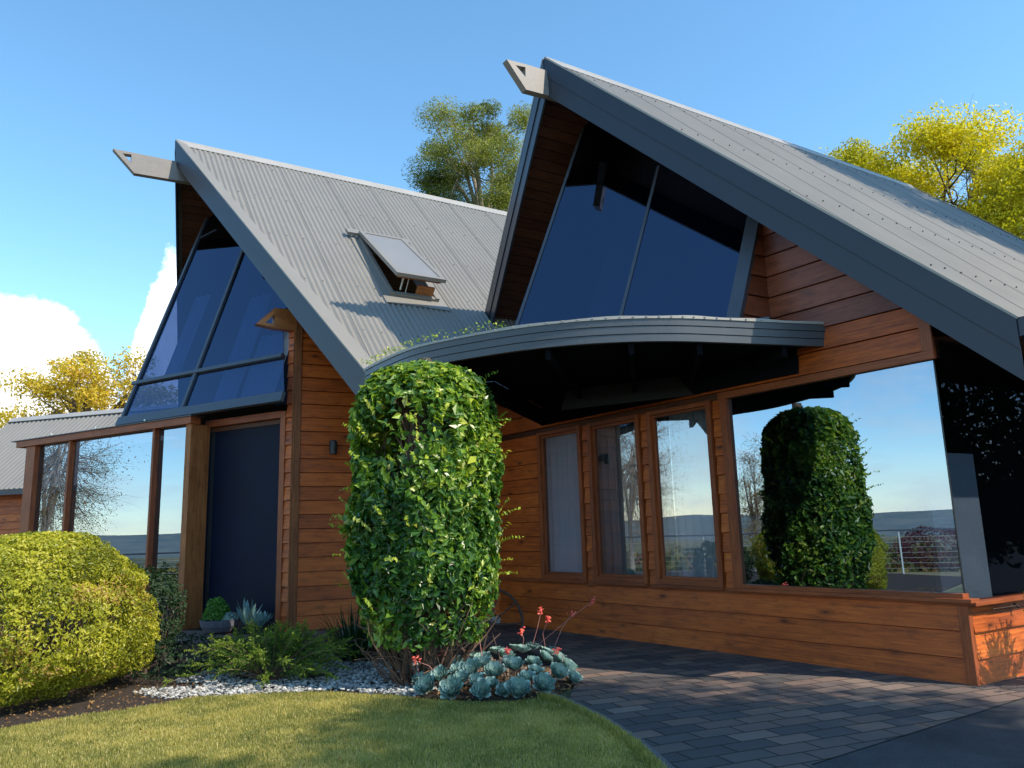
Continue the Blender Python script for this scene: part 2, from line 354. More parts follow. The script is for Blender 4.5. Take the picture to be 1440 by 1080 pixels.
so = bpy.data.objects.new('sun', sun); COL.objects.link(so); so.rotation_euler = Vector(-sd).to_track_quat('-Z', 'Y').to_euler()
so.location = tuple(sd*60)
w = bpy.data.worlds.new('World'); SC.world = w; w.use_nodes = True; nt = w.node_tree
bg = nt.nodes['Background']; bg.inputs[1].default_value = .15
sk = nt.nodes.new('ShaderNodeTexSky'); sk.sky_type = 'NISHITA'; sk.sun_disc = False
sk.sun_elevation = math.radians(SUN_EL); sk.sun_rotation = math.radians(SUN_AZ); sk.air_density = 1.; sk.dust_density = .05; sk.ozone_density = 2.2
tc = nt.nodes.new('ShaderNodeTexCoord').outputs['Generated']
sx = nt.nodes.new('ShaderNodeSeparateXYZ'); nt.links.new(tc, sx.inputs[0])
az = mth(nt, 'ARCTAN2', sx.outputs[0], sx.outputs[1]); ez = sx.outputs[2]
def gbump(c, wd, h):
    t = mth(nt, 'DIVIDE', mth(nt, 'SUBTRACT', az, c), wd); t = mth(nt, 'MULTIPLY', t, t); t = mth(nt, 'MULTIPLY', t, t)
    return mth(nt, 'MULTIPLY', mth(nt, 'POWER', 2.718, mth(nt, 'MULTIPLY', t, -1.)), h)
hsum = mth(nt, 'MAXIMUM', mth(nt, 'MAXIMUM', gbump(-.60, .15, .285), gbump(-.405, .072, .34)), gbump(-.50, .22, .17))
n1 = noise(nt, mapping(nt, tc, (1, 1, 1.3)), 9., 9, .66).outputs[0]
d = mth(nt, 'SUBTRACT', mth(nt, 'ADD', hsum, mth(nt, 'MULTIPLY', mth(nt, 'SUBTRACT', n1, .5), .17)), ez)
c1 = mth(nt, 'MULTIPLY', d, 44.); c1n = nt.nodes.new('ShaderNodeClamp'); nt.links.new(c1, c1n.inputs[0])
n2 = noise(nt, mapping(nt, tc, (1, 1, 4.)), 5., 7, .6).outputs[0]
band = mth(nt, 'SUBTRACT', .17, ez); band = mth(nt, 'ADD', mth(nt, 'MULTIPLY', band, 4.), mth(nt, 'MULTIPLY', mth(nt, 'SUBTRACT', n2, .56), 6.))
bc = nt.nodes.new('ShaderNodeClamp'); nt.links.new(band, bc.inputs[0])
front = mth(nt, 'GREATER_THAN', mth(nt, 'ABSOLUTE', az), .75)
cl = mth(nt, 'MAXIMUM', c1n.outputs[0], mth(nt, 'MULTIPLY', mth(nt, 'MULTIPLY', bc.outputs[0], front), .5))
shade = ramp(nt, noise(nt, tc, 14., 5, .6).outputs[0], [(.35, (7.2, 7.6, 8.2)), (.6, (9.6, 9.6, 9.7))])
hs = nt.nodes.new('ShaderNodeHueSaturation'); hs.inputs['Hue'].default_value = .489; hs.inputs['Saturation'].default_value = 1.14; hs.inputs['Value'].default_value = 1.5; nt.links.new(sk.outputs[0], hs.inputs['Color'])
nt.links.new(mixc(nt, hs.outputs[0], shade, cl), bg.inputs[0])
SC.view_settings.view_transform = 'Standard'; SC.view_settings.look = 'None'; SC.view_settings.exposure = .42; SC.view_settings.gamma = 1.

# ------------------------------------------------------------------ setting: land
def sheet(name, poly, z, mat, holes=None):
    b = MB(); b.face([V(x, y, z) for x, y in poly]); o = b.build(name, mat); tag(o, kind='structure'); return o
def terrain():
    n = 150; xs = np.sinh(np.linspace(-1, 1, n)*5.2)/math.sinh(5.2)*2600
    X, Y = np.meshgrid(xs, xs, indexing='ij'); r = np.hypot(X, Y)
    azm = np.degrees(np.arctan2(X, Y))
    west = np.clip((-X-11)/26., 0, 1)*np.clip((60-np.abs(azm+95))/15, 0, 1)
    Z = -9*west*west*(3-2*west)-np.clip((r-60)/500, 0, 1)*14
    Z += (vnoise(np.stack([X.ravel(), Y.ravel(), 0*X.ravel()], 1), .006, 3).reshape(X.shape)-.5)*9*np.clip((r-60)/150, 0, 1)
    v = np.stack([X.ravel(), Y.ravel(), Z.ravel()], 1); i = np.arange(n*n).reshape(n, n)
    f = np.stack([i[:-1, :-1], i[1:, :-1], i[1:, 1:], i[:-1, 1:]], -1).reshape(-1, 4)
    me = bpy.data.meshes.new('ground'); me.from_pydata(v.tolist(), [], f.tolist()); me.materials.append(M['ground'])
    me.polygons.foreach_set('use_smooth', np.ones(len(f), dtype=bool)); me.update()
    o = bpy.data.objects.new('ground', me); COL.objects.link(o); tag(o, kind='structure')
terrain()
def hills():
    b = MB(); n = 360
    for k, (rad, base, amp, sd_) in enumerate(((1500, 6, 9, 5), (2150, 12, 22, 9))):
        a = np.linspace(-180, 180, n); P = np.stack([np.sin(np.radians(a)), np.cos(np.radians(a)), 0*a], 1)
        h = base*.35+amp*(vnoise(P, 3.5, sd_)*1.1+.6*vnoise(P, 11, sd_+1)+.22*vnoise(P, 40, sd_+2))
        h += 640*np.exp(-((a+43)/10)**2)*(1 if k else 0)
        for i in range(n-1):
            p = [V(math.sin(math.radians(t))*q, math.cos(math.radians(t))*q, z) for t, q, z in ((a[i], rad, -30), (a[i+1], rad, -30), (a[i+1], rad+300, h[i+1]), (a[i], rad+300, h[i]), (a[i+1], rad+900, -30), (a[i], rad+900, -30))]
            b.face([p[0], p[1], p[2], p[3]]); b.face([p[3], p[2], p[4], p[5]])
    tag(b.build('hills', M['hills']), kind='structure')
hills()
lawn_edge = [(-9, 3.2), (-5.2, 4.6), (-3.45, 5.49), (-3.16, 5.82), (-2.79, 6.08), (-2.48, 6.36), (-2.0, 6.5), (-1.41, 6.42), (-.81, 6.13), (-.43, 5.96), (-.07, 5.91), (.2, 6.02), (.33, 5.85), (.53, 5.3), (.66, 4.75), (.72, 4.29), (.84, 3.2), (.95, 1.5), (1.0, -1.)]
lawn_poly = lawn_edge+[(1.0, -8), (-9, -8)]
sheet('lawn', lawn_poly, .012, M['lawn'])
sheet('garden_bed', [(-9, 3.3), (-5.2, 4.7), (-3.5, 5.6), (-2.5, 6.4), (-1.4, 6.44), (-.1, 5.95), (.22, 6.05), (.42, 6.45), (.3, 7.4), (.05, 8.4), (-.5, 8.9), (-2.0, 9.4), (-3.3, 8.9), (-6, 10.), (-12, 13), (-14, 8)], .008, M['soil'])
sheet('paving', [(.33, 5.85), (.53, 5.3), (.66, 4.75), (.72, 4.29), (.84, 3.2), (.95, 1.5), (1., -1), (1.6, 3.0), (1.44, 4.21), (3.36, 5.55), (4.4, 6.5), (3.2, 6.2), (-.2, 10.9), (-2.9, 9.6), (-2., 9.35), (-.5, 8.85), (.1, 8.3), (.32, 7.4), (.42, 6.45)], .018, M['paving'])
sheet('driveway', [(1.44, 4.21), (1.45, 1.), (1.5, -8), (30, -8), (30, 14), (5.2, 6.9), (3.36, 5.55)], .014, M['asphalt'])
# kerb edging between lawn and paving
kb = MB(); pts = [V(x, y, 0) for x, y in ((.20, 6.22), (.34, 5.87), (.54, 5.3), (.67, 4.75), (.73, 4.29), (.85, 3.2), (.96, 1.5), (1.02, -1))]
for p, q in zip(pts[:-1], pts[1:]):
    t = nrm(q-p); c = V(t[1], -t[0], 0)
    m_ = max(1, int(np.linalg.norm(q-p)/.4))
    for i in range(m_):
        a_ = p+(q-p)*(i/m_); b_ = p+(q-p)*((i+1)/m_)-t*.008
        kb.box(a_-c*.02, b_-a_, c*.085, UP*(.026+random.uniform(-.003, .003)))
tag(kb.build('kerb', M['kerb'], bevel=.006), kind='structure')

# ------------------------------------------------------------------ the house
H = thing('house', (-.5, 9.2, 0), 'cedar clad house with two steep grey corrugated gables, blue glazing and a curved canopy', 'house')
n45 = nrm(DN+UP); n45l = nrm(UP-DN)
def boards(b, O, run, nor, z0, z1, h, span, prof=.026, top=.005, butts=()):
    """lapped boards; span(z) -> list of (u0,u1) runs at height z"""
    k = 0; z = z0; gz = .007
    while z < z1-1e-4:
        zt = min(z+h, z1); lo, hi = span(z+.002), span(zt-.002)
        for (a0, a1), (b0, b1) in zip(lo, hi):
            if a1-a0 < .004 and b1-b0 < .004: continue
            cuts = [0., 1.]
            L = a1-a0
            if L > 3. and random.random() < .5: cuts = [0., random.uniform(.3, .7), 1.]
            for c0, c1 in zip(cuts[:-1], cuts[1:]):
                g = .0015 if c0 > 0 else 0
                p = lambda u, zz, o: O+run*u+UP*(zz-O[2])+nor*o
                x0, x1, y0, y1 = a0+L*c0+g, a0+L*c1, b0+(b1-b0)*c0+g, b0+(b1-b0)*c1
                pr = prof*random.uniform(.93, 1.05)
                b.rc = (random.random(), random.random())
                q = [p(x0, z+gz, pr), p(x1, z+gz, pr), p(y1, zt, top), p(y0, zt, top)]
                uv = [(x0, 0), (x1, 0), (y1, h), (y0, h)]
                b.face(q if np.cross(q[1]-q[0], q[3]-q[0])@nor > 0 else q[::-1], uv if np.cross(q[1]-q[0], q[3]-q[0])@nor > 0 else uv[::-1])
                b.face([p(x0, z+gz, -.02), p(x1, z+gz, -.02), p(x1, z+gz, pr), p(x0, z+gz, pr)]); b.face([p(y0, zt, -.02), p(y1, zt, -.02), p(y1, zt, top), p(y0, zt, top)])
                b.face([p(x0, z, 0), p(x0, z, pr), p(y0, zt, top), p(y0, zt, 0)]); b.face([p(x1, z, 0), p(y1, zt, 0), p(y1, zt, top), p(x1, z, pr)])
                b.rc = None
        z = zt; k += 1
WIN = [(4.215, 5.06), (3.225, 4.075), (2.215, 3.095), (0., 2.085)]   # openings along the drive wall, measured from its near corner
SILL, HEAD = .66, 2.44
def zmax(u): return 6.33-abs(3.31-.998*u)
wb = MB()
boards(wb, C0, UF, NF, .0, .58, .193, lambda z: [(.055, 6.04)])
wb.build('lower_wall', M['cedar'], H)
wb = MB()
boards(wb, C0, UF, NF, .58, HEAD, .186, lambda z: [(2.10, 2.20), (3.11, 3.21), (4.09, 4.20), (5.075, 6.04)], prof=.024)
boards(wb, C0, UF, NF, HEAD+.07, 2.90, .195, lambda z: [(.075, 6.04)])
wb.build('drive_wall', M['cedar'], H)
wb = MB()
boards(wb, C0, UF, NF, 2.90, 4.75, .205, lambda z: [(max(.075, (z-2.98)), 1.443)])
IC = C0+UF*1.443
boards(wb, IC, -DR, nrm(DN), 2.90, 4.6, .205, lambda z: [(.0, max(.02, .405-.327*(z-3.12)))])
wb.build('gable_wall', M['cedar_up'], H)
# plain backing behind the boards keeps daylight out of the joints
bk = MB()
for u0, u1, z0, z1 in ((0, 6.05, -.05, SILL-.06), (5.06, 6.05, SILL-.06, 2.9), (2.085, 2.215, SILL-.06, HEAD+.02), (3.095, 3.225, SILL-.06, HEAD+.02), (4.075, 4.215, SILL-.06, HEAD+.02), (0, 5.06, HEAD+.02, 2.9)):
    bk.box(C0+UF*u0+UP*z0-NF*.021, UF*(u1-u0), -NF*.09, UP*(z1-z0))
bk.prism([C0+UF*.0+UP*2.9-NF*.021, C0+UF*1.44+UP*2.9-NF*.021, C0+UF*1.44+UP*4.4-NF*.021, C0+UF*.05+UP*3.02-NF*.021], -NF*.08)
bk.build('wall_core', M['soffit'], H)
# corner posts, sill band, head trim
tr = MB()
tr.box(C0-UF*.02+UP*0+NF*.034, UF*.075, -NF*.068, UP*.575)
tr.build('corner_post', M['cedar_red'], H, bevel=.004)
tr = MB()
tr.box(C0-UF*.03+UP*.575+NF*.0, UF*6.1, NF*.028, UP*.050)
tr.build('sill_band', M['cedar_red'], H, bevel=.003)
tr = MB()
tr.box(C0-UF*.02+UP*HEAD+NF*.0, UF*2.13, NF*.036, UP*.068); tr.box(C0+UF*(-.02)+UP*2.508, UF*.095, NF*.034, UP*.50)
tr.build('head_trim', M['cedar_red'], H, bevel=.003)
# windows in the drive wall: frame, sill, pane
for k, (u0, u1) in enumerate(WIN):
    f = MB(); fw = .052
    big = k == 3
    if not big:
        z0, z1 = SILL-.035, HEAD+.012
        for a0 in (u0, u1-fw): f.box(C0+UF*a0+UP*z0+NF*.046, UF*fw, -NF*.11, UP*(z1-z0))
        f.box(C0+UF*(u0+fw)+UP*(z1-.045)+NF*.043, UF*(u1-u0-2*fw), -NF*.107, UP*.045)
        f.box(C0+UF*(u0+fw)+UP*z0+NF*.043, UF*(u1-u0-2*fw), -NF*.107, UP*.055)
        for a0 in (u0+fw, u1-fw-.028): f.box(C0+UF*a0+UP*(z0+.055)+NF*.012, UF*.028, -NF*.05, UP*(z1-z0-.10))
        f.box(C0+UF*(u0+fw+.028)+UP*(z0+.055)+NF*.012, UF*(u1-u0-2*fw-.056), -NF*.05, UP*.03)
        f.box(C0+UF*(u0+fw+.028)+UP*(z1-.073)+NF*.012, UF*(u1-u0-2*fw-.056), -NF*.05, UP*.028)
    else:
        z0, z1 = SILL-.035, HEAD+.0
        f.box(C0+UF*(u1-.075)+UP*z0+NF*.046, UF*.075, -NF*.11, UP*(z1-z0))
        f.box(C0+UF*.0+UP*z0+NF*.040, UF*(u1-.075), -NF*.10, UP*.036)
    fo = f.build('window', M['cedar_red'], H, bevel=.003)
    s = MB()
    if not big: s.box(C0+UF*(u0-.012)+UP*(SILL-.062)+NF*.075, UF*(u1-u0+.024), -NF*.14, UP*.028)
    else: s.box(C0-UF*.075+UP*(SILL-.062)+NF*.085, UF*(u1+.075), -NF*.14, UP*.028)
    s.build('sill', M['cedar_red'], fo, bevel=.003)
    g = MB()
    if not big: g.box(C0+UF*(u0+fw+.028)+UP*(SILL+.05)-NF*.012, UF*(u1-u0-2*fw-.056), -NF*.008, UP*(HEAD-SILL-.115))
    else: g.box(C0+UF*.012+UP*(SILL+.001)-NF*.004, UF*(u1-.087), -NF*.010, UP*(HEAD-SILL-.001))
    g.build('pane', M['glass'] if big else M['glass_clear'], fo)
# return wall beside the drive, glass to glass at the corner
WD = C0; 
wb = MB(); boards(wb, WD, DR, DN, .0, .56, .187, lambda z: [(.02, 5.)]); wb.build('side_wall', M['cedar'], H)
s = MB(); s.box(WD-DR*.03+UP*.575+DN*.085, DR*5, -DN*.16, UP*.028); s.box(WD+UP*.50+DN*.0, DR*5, DN*.02, UP*.02); so_ = s.build('side_sill', M['cedar_red'], H, bevel=.003)
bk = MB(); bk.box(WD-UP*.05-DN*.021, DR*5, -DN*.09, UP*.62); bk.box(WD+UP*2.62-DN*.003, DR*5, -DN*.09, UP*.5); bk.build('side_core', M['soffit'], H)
g = MB(); g.box(WD+DR*.014+UP*.605-DN*.004, DR*4.9, -DN*.010, UP*2.0); g.build('side_pane', M['glass_side'], H)
g = MB(); g.box(C0+UP*.64-NF*.006-DN*.006, UF*.012, DR*.012, UP*1.80); g.build('glass_joint', M['black'], H)

# rooms behind the glass: dark linings, curtains
def room(poly, z0, z1, mat):
    b = MB(); P = [V(x, y, 0) for x, y in poly]
    for i in range(len(P)-1): b.face([P[i]+UP*z0, P[i+1]+UP*z0, P[i+1]+UP*z1, P[i]+UP*z1])
    b.face([p+UP*z0 for p in P]); b.face([p+UP*z1 for p in P]); return b
q = lambda u, v_: tuple((C0+UF*u-NF*v_)[:2])
qd = lambda a, c: tuple((C0+DR*a-DN*c)[:2])
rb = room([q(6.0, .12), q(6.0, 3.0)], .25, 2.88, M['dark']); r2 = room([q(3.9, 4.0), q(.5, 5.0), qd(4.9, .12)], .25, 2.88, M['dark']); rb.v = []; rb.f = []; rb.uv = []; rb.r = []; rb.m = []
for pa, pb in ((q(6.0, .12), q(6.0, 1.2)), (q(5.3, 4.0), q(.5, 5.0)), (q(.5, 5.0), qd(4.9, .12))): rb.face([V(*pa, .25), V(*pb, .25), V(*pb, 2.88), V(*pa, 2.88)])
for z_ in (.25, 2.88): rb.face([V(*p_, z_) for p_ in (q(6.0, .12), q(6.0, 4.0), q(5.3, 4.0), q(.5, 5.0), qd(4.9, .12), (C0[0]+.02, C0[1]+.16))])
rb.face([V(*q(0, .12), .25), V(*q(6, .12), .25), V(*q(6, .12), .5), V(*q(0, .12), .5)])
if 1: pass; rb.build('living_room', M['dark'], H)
def curtain(name, O, run, L, z0, z1, amp=.03, per=.11, parent=None, mat='curtain'):
    b = MB(); n = int(L/per*8); nn = np.cross(run, UP); b.rc = (.5, .5)
    pts = [O+run*(L*i/n)+nn*amp*math.sin(i*math.pi/4+.7*math.sin(i*.21)) for i in range(n+1)]
    for p, r in zip(pts[:-1], pts[1:]): b.face([p+UP*z0, r+UP*z0, r+UP*z1, p+UP*z1])
    return b.build(name, M[mat], parent, smooth=True)
curtain('curtain', C0+UF*4.36-NF*.16, UF, .98, .55, 2.5, parent=H)
curtain('curtain', C0+UF*3.0-NF*.20, UF, 1.38, .55, 2.5, parent=H, mat='panel')
curtain('curtain', C0+UF*2.42-NF*.22, UF, .60, .55, 2.5, parent=H)
b = MB(); b.box(WD+DR*.22-DN*.30+UP*.45, DR*.72, -DN*.04, UP*1.30); b.build('inside_panel', M['panel'], H)  # pale upright panel added just inside the side pane

# ---- roofs
def roofpt(O, t, d, h=0., side=1): return O+DR*t+DN*d*side-UP*abs(d)+(n45 if side > 0 else n45l)*h
def corr(O, t0, t1, dlo, dhi, name, parent, lap0=.0, slopes=2):
    pitch = .0762; amp = .0105; n = int(round((t1-t0)/pitch*8)); b = MB()
    ts = [t0+pitch/8*i for i in range(n+1)]
    def hh(t): return amp*math.cos(2*math.pi*t/pitch)
    for i in range(n):
        a, c = ts[i], ts[i+1]; k = math.floor((a+1e-6-lap0)/.762); f = (a-lap0)/.762-k
        lp = .007 if O is AL else .003; la, lc = lp*(1-f), lp*(1-(c-lap0)/.762+k)
        rn = (.5, .5); b.rc = rn
        for (x0, y0), (x1, y1) in zip(dlo(a), dlo(c)):
            y0 = min(y0, 9); y1 = min(y1, 9)
            if y0-x0 < .01 and y1-x1 < .01: continue
            b.face([roofpt(O, a, x0, hh(a)+la), roofpt(O, a, y0, hh(a)+la), roofpt(O, c, y1, hh(c)+lc), roofpt(O, c, x1, hh(c)+lc)])
            if abs(f) < 1e-3 or f > .9999 or f*.762 < pitch/8-1e-4: b.face([roofpt(O, a-.0015, x0, hh(a)-(.012 if O is AL else .001)), roofpt(O, a-.0015, y0, hh(a)-(.012 if O is AL else .001)), roofpt(O, a, y0, hh(a)+la), roofpt(O, a, x0, hh(a)+la)])
    b.rc = None
    return b
def screws(b, O, rows, t0, t1, ok, off=0.):
    r = .0065
    for d in rows:
        t = t0
        while t < t1:
            tt = round(t/.0762)*.0762
            if ok(tt, d):
                c = roofpt(O, tt, d+random.uniform(-.01, .01), .010)
                e1 = DR*r; e2 = nrm(DN-UP)*r
                ring = [c+e1*math.cos(a)+e2*math.sin(a) for a in np.arange(6)*math.pi/3]
                top = [p+n45*.012 for p in ring]; b.face(top)
                for i in range(6): b.face([ring[i], ring[(i+1) % 6], top[(i+1) % 6], top[i]])
            t += .2286
DL = 4.40
def spanL(t):
    hi = min(DL, t/TH)
    if t > 4.2: hi = min(hi, 3.10)
    o = [(0.02, hi)]
    if 2.24 < t < 2.90: o = [(0.02, min(hi, 1.86)), (2.98, hi)] if hi > 2.98 else [(0.02, min(hi, 1.86)), (hi, hi)]
    else: o = [(0.02, min(hi, 1.86)), (min(hi, 1.86), hi)] 
    return o
RL = corr(AL, .0, 9.2, spanL, None, 'r', H); rl = RL.build('far_roof', M['roof'], H, smooth=False)
screwL = MB(); screws(screwL, AL, [.28, 1.15, 2.05, 2.9, 3.7, 4.3], .25, 9., lambda t, d: t > TH*d+.15 and not (2.1 < t < 3.05 and 1.6 < d < 3.3) and not (t > 4.1 and d > 3))
screwL.build('roof_screws', M['black'], rl)
DRT = 3.93
far = lambda d: float(np.interp(d, [0, .25, .73, 1.25, 4], [7.15, 7.42, 7.72, 7.8, 7.8]))
def spanR(t):
    lo = .02
    if t > 7.15: lo = float(np.interp(t, [7.15, 7.42, 7.72, 7.8], [0.02, .25, .73, 1.25]))
    return [(lo, min(DRT, t/TH))]
RRf = corr(A, .0, 7.8, spanR, None, 'r', H, lap0=.3); rr = RRf.build('near_roof', M['roof'], H, smooth=False)
screwR = MB(); screws(screwR, A, [.30, 1.35, 2.4, 3.3], .2, 7.5, lambda t, d: t > TH*d+.10 and t < far(d)-.1); screwR.build('roof_screws', M['black'], rr)
def roofextras(O, DM, tend, roofobj, up_h, lo_h, valley=None, dl_left=5.):
    # hidden slope: sheet + both soffits
    b = MB(); b.face([roofpt(O, 0, 0, 0, -1), roofpt(O, tend, 0, 0, -1), roofpt(O, tend, dl_left, 0, -1), roofpt(O, THL*dl_left, dl_left, 0, -1)]); b.build('rear_slope', M['roof'], H)
    s = MB()
    for side, dm in ((1, DM), (-1, dl_left)):
        k = 0; d0 = .03
        while d0 < dm:      # lining boards run along the ridge
            d1 = min(d0+.085, dm)
            s.rc = (random.random(), random.random())
            hh = -.13 if side > 0 else -.13
            if not (side > 0 and O is AL and d0 > 3.0) or True:
                te = tend if not (O is AL and side > 0 and d0 > 3.0) else 4.4
                th = TH if side > 0 else THL
                P = [roofpt(O, th*d0+.04, d0, hh, side), roofpt(O, te, d0, hh, side), roofpt(O, te, d1, hh, side), roofpt(O, th*d1+.04, d1, hh, side)]
                if O is AL and side > 0 and 1.7 < d0 < 3.1:
                    P1 = [P[0], roofpt(O, 2.2, d0, hh, side), roofpt(O, 2.2, d1, hh, side), P[3]]; P2 = [roofpt(O, 2.94, d0, hh, side), P[1], P[2], roofpt(O, 2.94, d1, hh, side)]
                    s.face(P1[::-1]); s.face(P2[::-1])
                else: s.face(P[::-1])
            d0 = d1+.006
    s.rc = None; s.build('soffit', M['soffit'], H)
    # ridge capping
    c = MB()
    w_ = .115
    c.face([roofpt(O, .0, 0, .030), roofpt(O, tend if O is AL else 7.17, 0, .030), roofpt(O, tend if O is AL else 7.17, w_, .017), roofpt(O, .03, w_, .017)])
    c.face([roofpt(O, .03, w_, .017), roofpt(O, tend if O is AL else 7.17, w_, .017), roofpt(O, tend if O is AL else 7.17, w_, .003), roofpt(O, .03, w_, .003)])
    c.face([roofpt(O, .0, 0, .030, -1), roofpt(O, tend, 0, .030, -1), roofpt(O, tend, w_, .017, -1), roofpt(O, .03, w_, .017, -1)])
    c.tube([roofpt(O, -.01, 0, .02), roofpt(O, tend if O is AL else 7.17, 0, .02)], .017, 8)
    c.build('ridge_cap', M['cap'], roofobj)
    # raking edge: flashing on top, two-step barge boards, both sides
    for side, dm in ((1, DM), (-1, dl_left)):
        N_ = n45 if side > 0 else n45l
        P0 = roofpt(O, 0, 0, 0, side); P1 = roofpt(O, (TH if side > 0 else THL)*dm, dm, 0, side); run = P1-P0
        hor = V(run[0], run[1], 0); out = nrm(np.cross(UP, hor)); out = out if out@DR < 0 else -out
        inw = nrm(np.cross(run, N_)); inw = inw if inw@DR > 0 else -inw
        fl = MB(); wf = .20 if O is AL else .05
        q0, q1 = P0+out*.03, P1+out*.03
        fl.face([q0+N_*.026, q1+N_*.026, q1+inw*wf+N_*.022, q0+inw*wf*.6+run*.02+N_*.022]); fl.face([q1+inw*wf+N_*.022, q0+inw*wf*.6+run*.02+N_*.022, q0+inw*wf*.6+run*.02+N_*.004, q1+inw*wf+N_*.004])
        fl.box(q0+N_*.010, run, out*.006, N_*.018)
        fl.build('verge_flashing', M['cap'] if O is A else M['roof'], roofobj)
        bb = MB()
        bb.prism([P0+UP*.02+out*.0, P1+UP*.02, P1-UP*up_h, P0-UP*up_h], out*.034)
        bb.prism([P0-UP*(up_h-.004)+out*.0, P1-UP*(up_h-.004), P1-UP*(up_h+lo_h), P0-UP*(up_h+lo_h)], out*.022)
        bb.build('barge_board', M['barge'], H)
roofextras(AL, DL, 9.2, rl, .17, .20, dl_left=5.2)
roofextras(A, DRT, 7.15, rr, .215, .235, dl_left=2.9)
# far verge of the near roof, its gutter
fv = MB(); ds = [0, .25, .73, 1.25, 2.2, 3.2, 3.93]
for a_, c_ in zip(ds[:-1], ds[1:]):
    p, r = roofpt(A, far(a_), a_, .012), roofpt(A, far(c_), c_, .012)
    fv.prism([p, r, r-UP*.3, p-UP*.3], DR*.03); fv.face([p+n45*.014, r+n45*.014, r-DR*.09+n45*.014, p-DR*.09+n45*.014])
fv.build('far_verge', M['barge'], rr)
gt = MB(); g0 = roofpt(A, TH*DRT-.02, DRT); 
prof = [(-.02, .02), (.10, .02), (.115, -.0), (.11, -.07), (.07, -.115), (-.02, -.12)]
gt.prism([g0+DN*a+UP*z for a, z in prof], DR*6.6); gt.build('gutter', M['barge'], H)
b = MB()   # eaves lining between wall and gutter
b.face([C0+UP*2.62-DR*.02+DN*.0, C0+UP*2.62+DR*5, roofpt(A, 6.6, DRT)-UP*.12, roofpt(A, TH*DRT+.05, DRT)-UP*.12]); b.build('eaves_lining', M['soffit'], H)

# ---- ridge beams with pierced, raked ends
def beam(O, tip, bot, top_z, bot_z, hole, wd, tback, mat, par, bev=.004):
    P = lambda t, z: O+DR*t+UP*z-DN*wd/2
    T, B = tip, bot; a, b_, c = hole
    X = (b_[0], top_z+(tip[1]-top_z)*(b_[0]/tip[0] if tip[0] else 0))
    m = MB()
    for poly in ([T, X, b_, a], [T, a, c, B], [X, (tback, top_z), (tback, bot_z), B, c, b_]):
        m.prism([P(*p) for p in poly], DN*wd)
    return m.build('ridge_beam', mat, par)
beam(AL-DN*0, (-.87, -.352), (-.57, -.668), -.345, -.64, ((-.745, -.395), (-.625, -.385), (-.622, -.51)), .10, .35, M['beam'], H)
beam(A, (-.56, -.192), (-.315, -.487), -.15, -.455, ((-.445, -.228), (-.315, -.212), (-.318, -.335)), .09, .3, M['beam'], H)
def stub():
    O = CC*V(1, 1, 0)+DN*.02
    P = lambda t, z: O+DR*t+UP*z
    T, B, X2, Bt = (-.50, 3.83), (-.10, 3.79), (-.28, 4.06), (-.10, 4.08); a, b_, c = (-.385, 3.855), (-.275, 3.975), (-.275, 3.85)
    m = MB()
    for poly in ([T, X2, b_, a], [T, a, c, (-.27, 3.80)], [X2, (.3, 4.08), (.3, 3.79), (-.27, 3.80), c, b_]): m.prism([P(*p) for p in poly], -DN*.12)
    return m.build('beam_end', M['blond'], H)
stub()

# ---- opening skylight in the far roof
def rp(t, d, h): return roofpt(AL, t, d, h)
fr = MB()
cs = (2.26, 2.88, 1.90, 2.96)
for t0, t1, d0, d1, ht in ((2.22, 2.27, 1.86, 3.0, .07), (2.87, 2.92, 1.86, 3.0, .07), (2.27, 2.87, 1.86, 1.91, .07), (2.27, 2.87, 2.95, 3.0, .055)):
    fr.box(rp(t0, d0, -.12), DR*(t1-t0), (DN-UP)*(d1-d0), n45*(.12+ht))
for t0, t1, d0, d1 in ((2.12, 2.22, 1.80, 3.14), (2.92, 3.02, 1.80, 3.14), (2.22, 2.92, 3.0, 3.14)): fr.box(rp(t0, d0, .010), DR*(t1-t0), (DN-UP)*(d1-d0), n45*.010)
fr.box(rp(2.06, 1.72, .05), DR*.96, (DN-UP)*.09, n45*.045)
sk_ = fr.build('skylight', M['roof'], rl, bevel=.003)
ang = math.radians(7.5); e = nrm(DN-UP); lid_dir = e*math.cos(ang)+n45*math.sin(ang); lid_n = -e*math.sin(ang)+n45*math.cos(ang)
L0 = rp(2.22, 1.80, .085); Lw, Ll = DR*.70, lid_dir*1.72
ld = MB(); t_ = .05
for o_, a_, b_ in ((L0, DR*.065, Ll), (L0+DR*.635, DR*.065, Ll), (L0+DR*.065, DR*.57, lid_dir*.07), (L0+DR*.065+lid_dir*1.65, DR*.57, lid_dir*.07)): ld.box(o_, a_, b_, lid_n*t_)
# (sub-parts live in the skylight mesh family)
lo_ = ld.build('lid', M['roof'], rl, bevel=.004)
g = MB(); g.box(L0+DR*.065+lid_dir*.07+lid_n*.03, DR*.57, lid_dir*1.58, lid_n*.010); g.build('skylight_pane', M['lensglass'], rl)
sb = MB()
for o_, a_, b_ in ((L0-lid_n*.03+DR*.05, DR*.04, lid_dir*1.68), (L0-lid_n*.03+DR*.61, DR*.04, lid_dir*1.68), (L0-lid_n*.03+DR*.09+lid_dir*1.63, DR*.52, lid_dir*.05)): sb.box(o_, a_, b_, lid_n*.03)
sb.box(rp(2.60, 2.93, .05), DR*.24, e*.03, n45*.13)
sb.build('sash', M['blond'], rl)
st = MB(); st.tube([rp(2.45, 2.95, .05), L0+DR*.25+lid_dir*1.55], .006, 5); st.tube([rp(2.40, 2.9, .05), L0+DR*.20+lid_dir*1.5], .014, 5); st.build('stay', M['pale_metal'], rl)

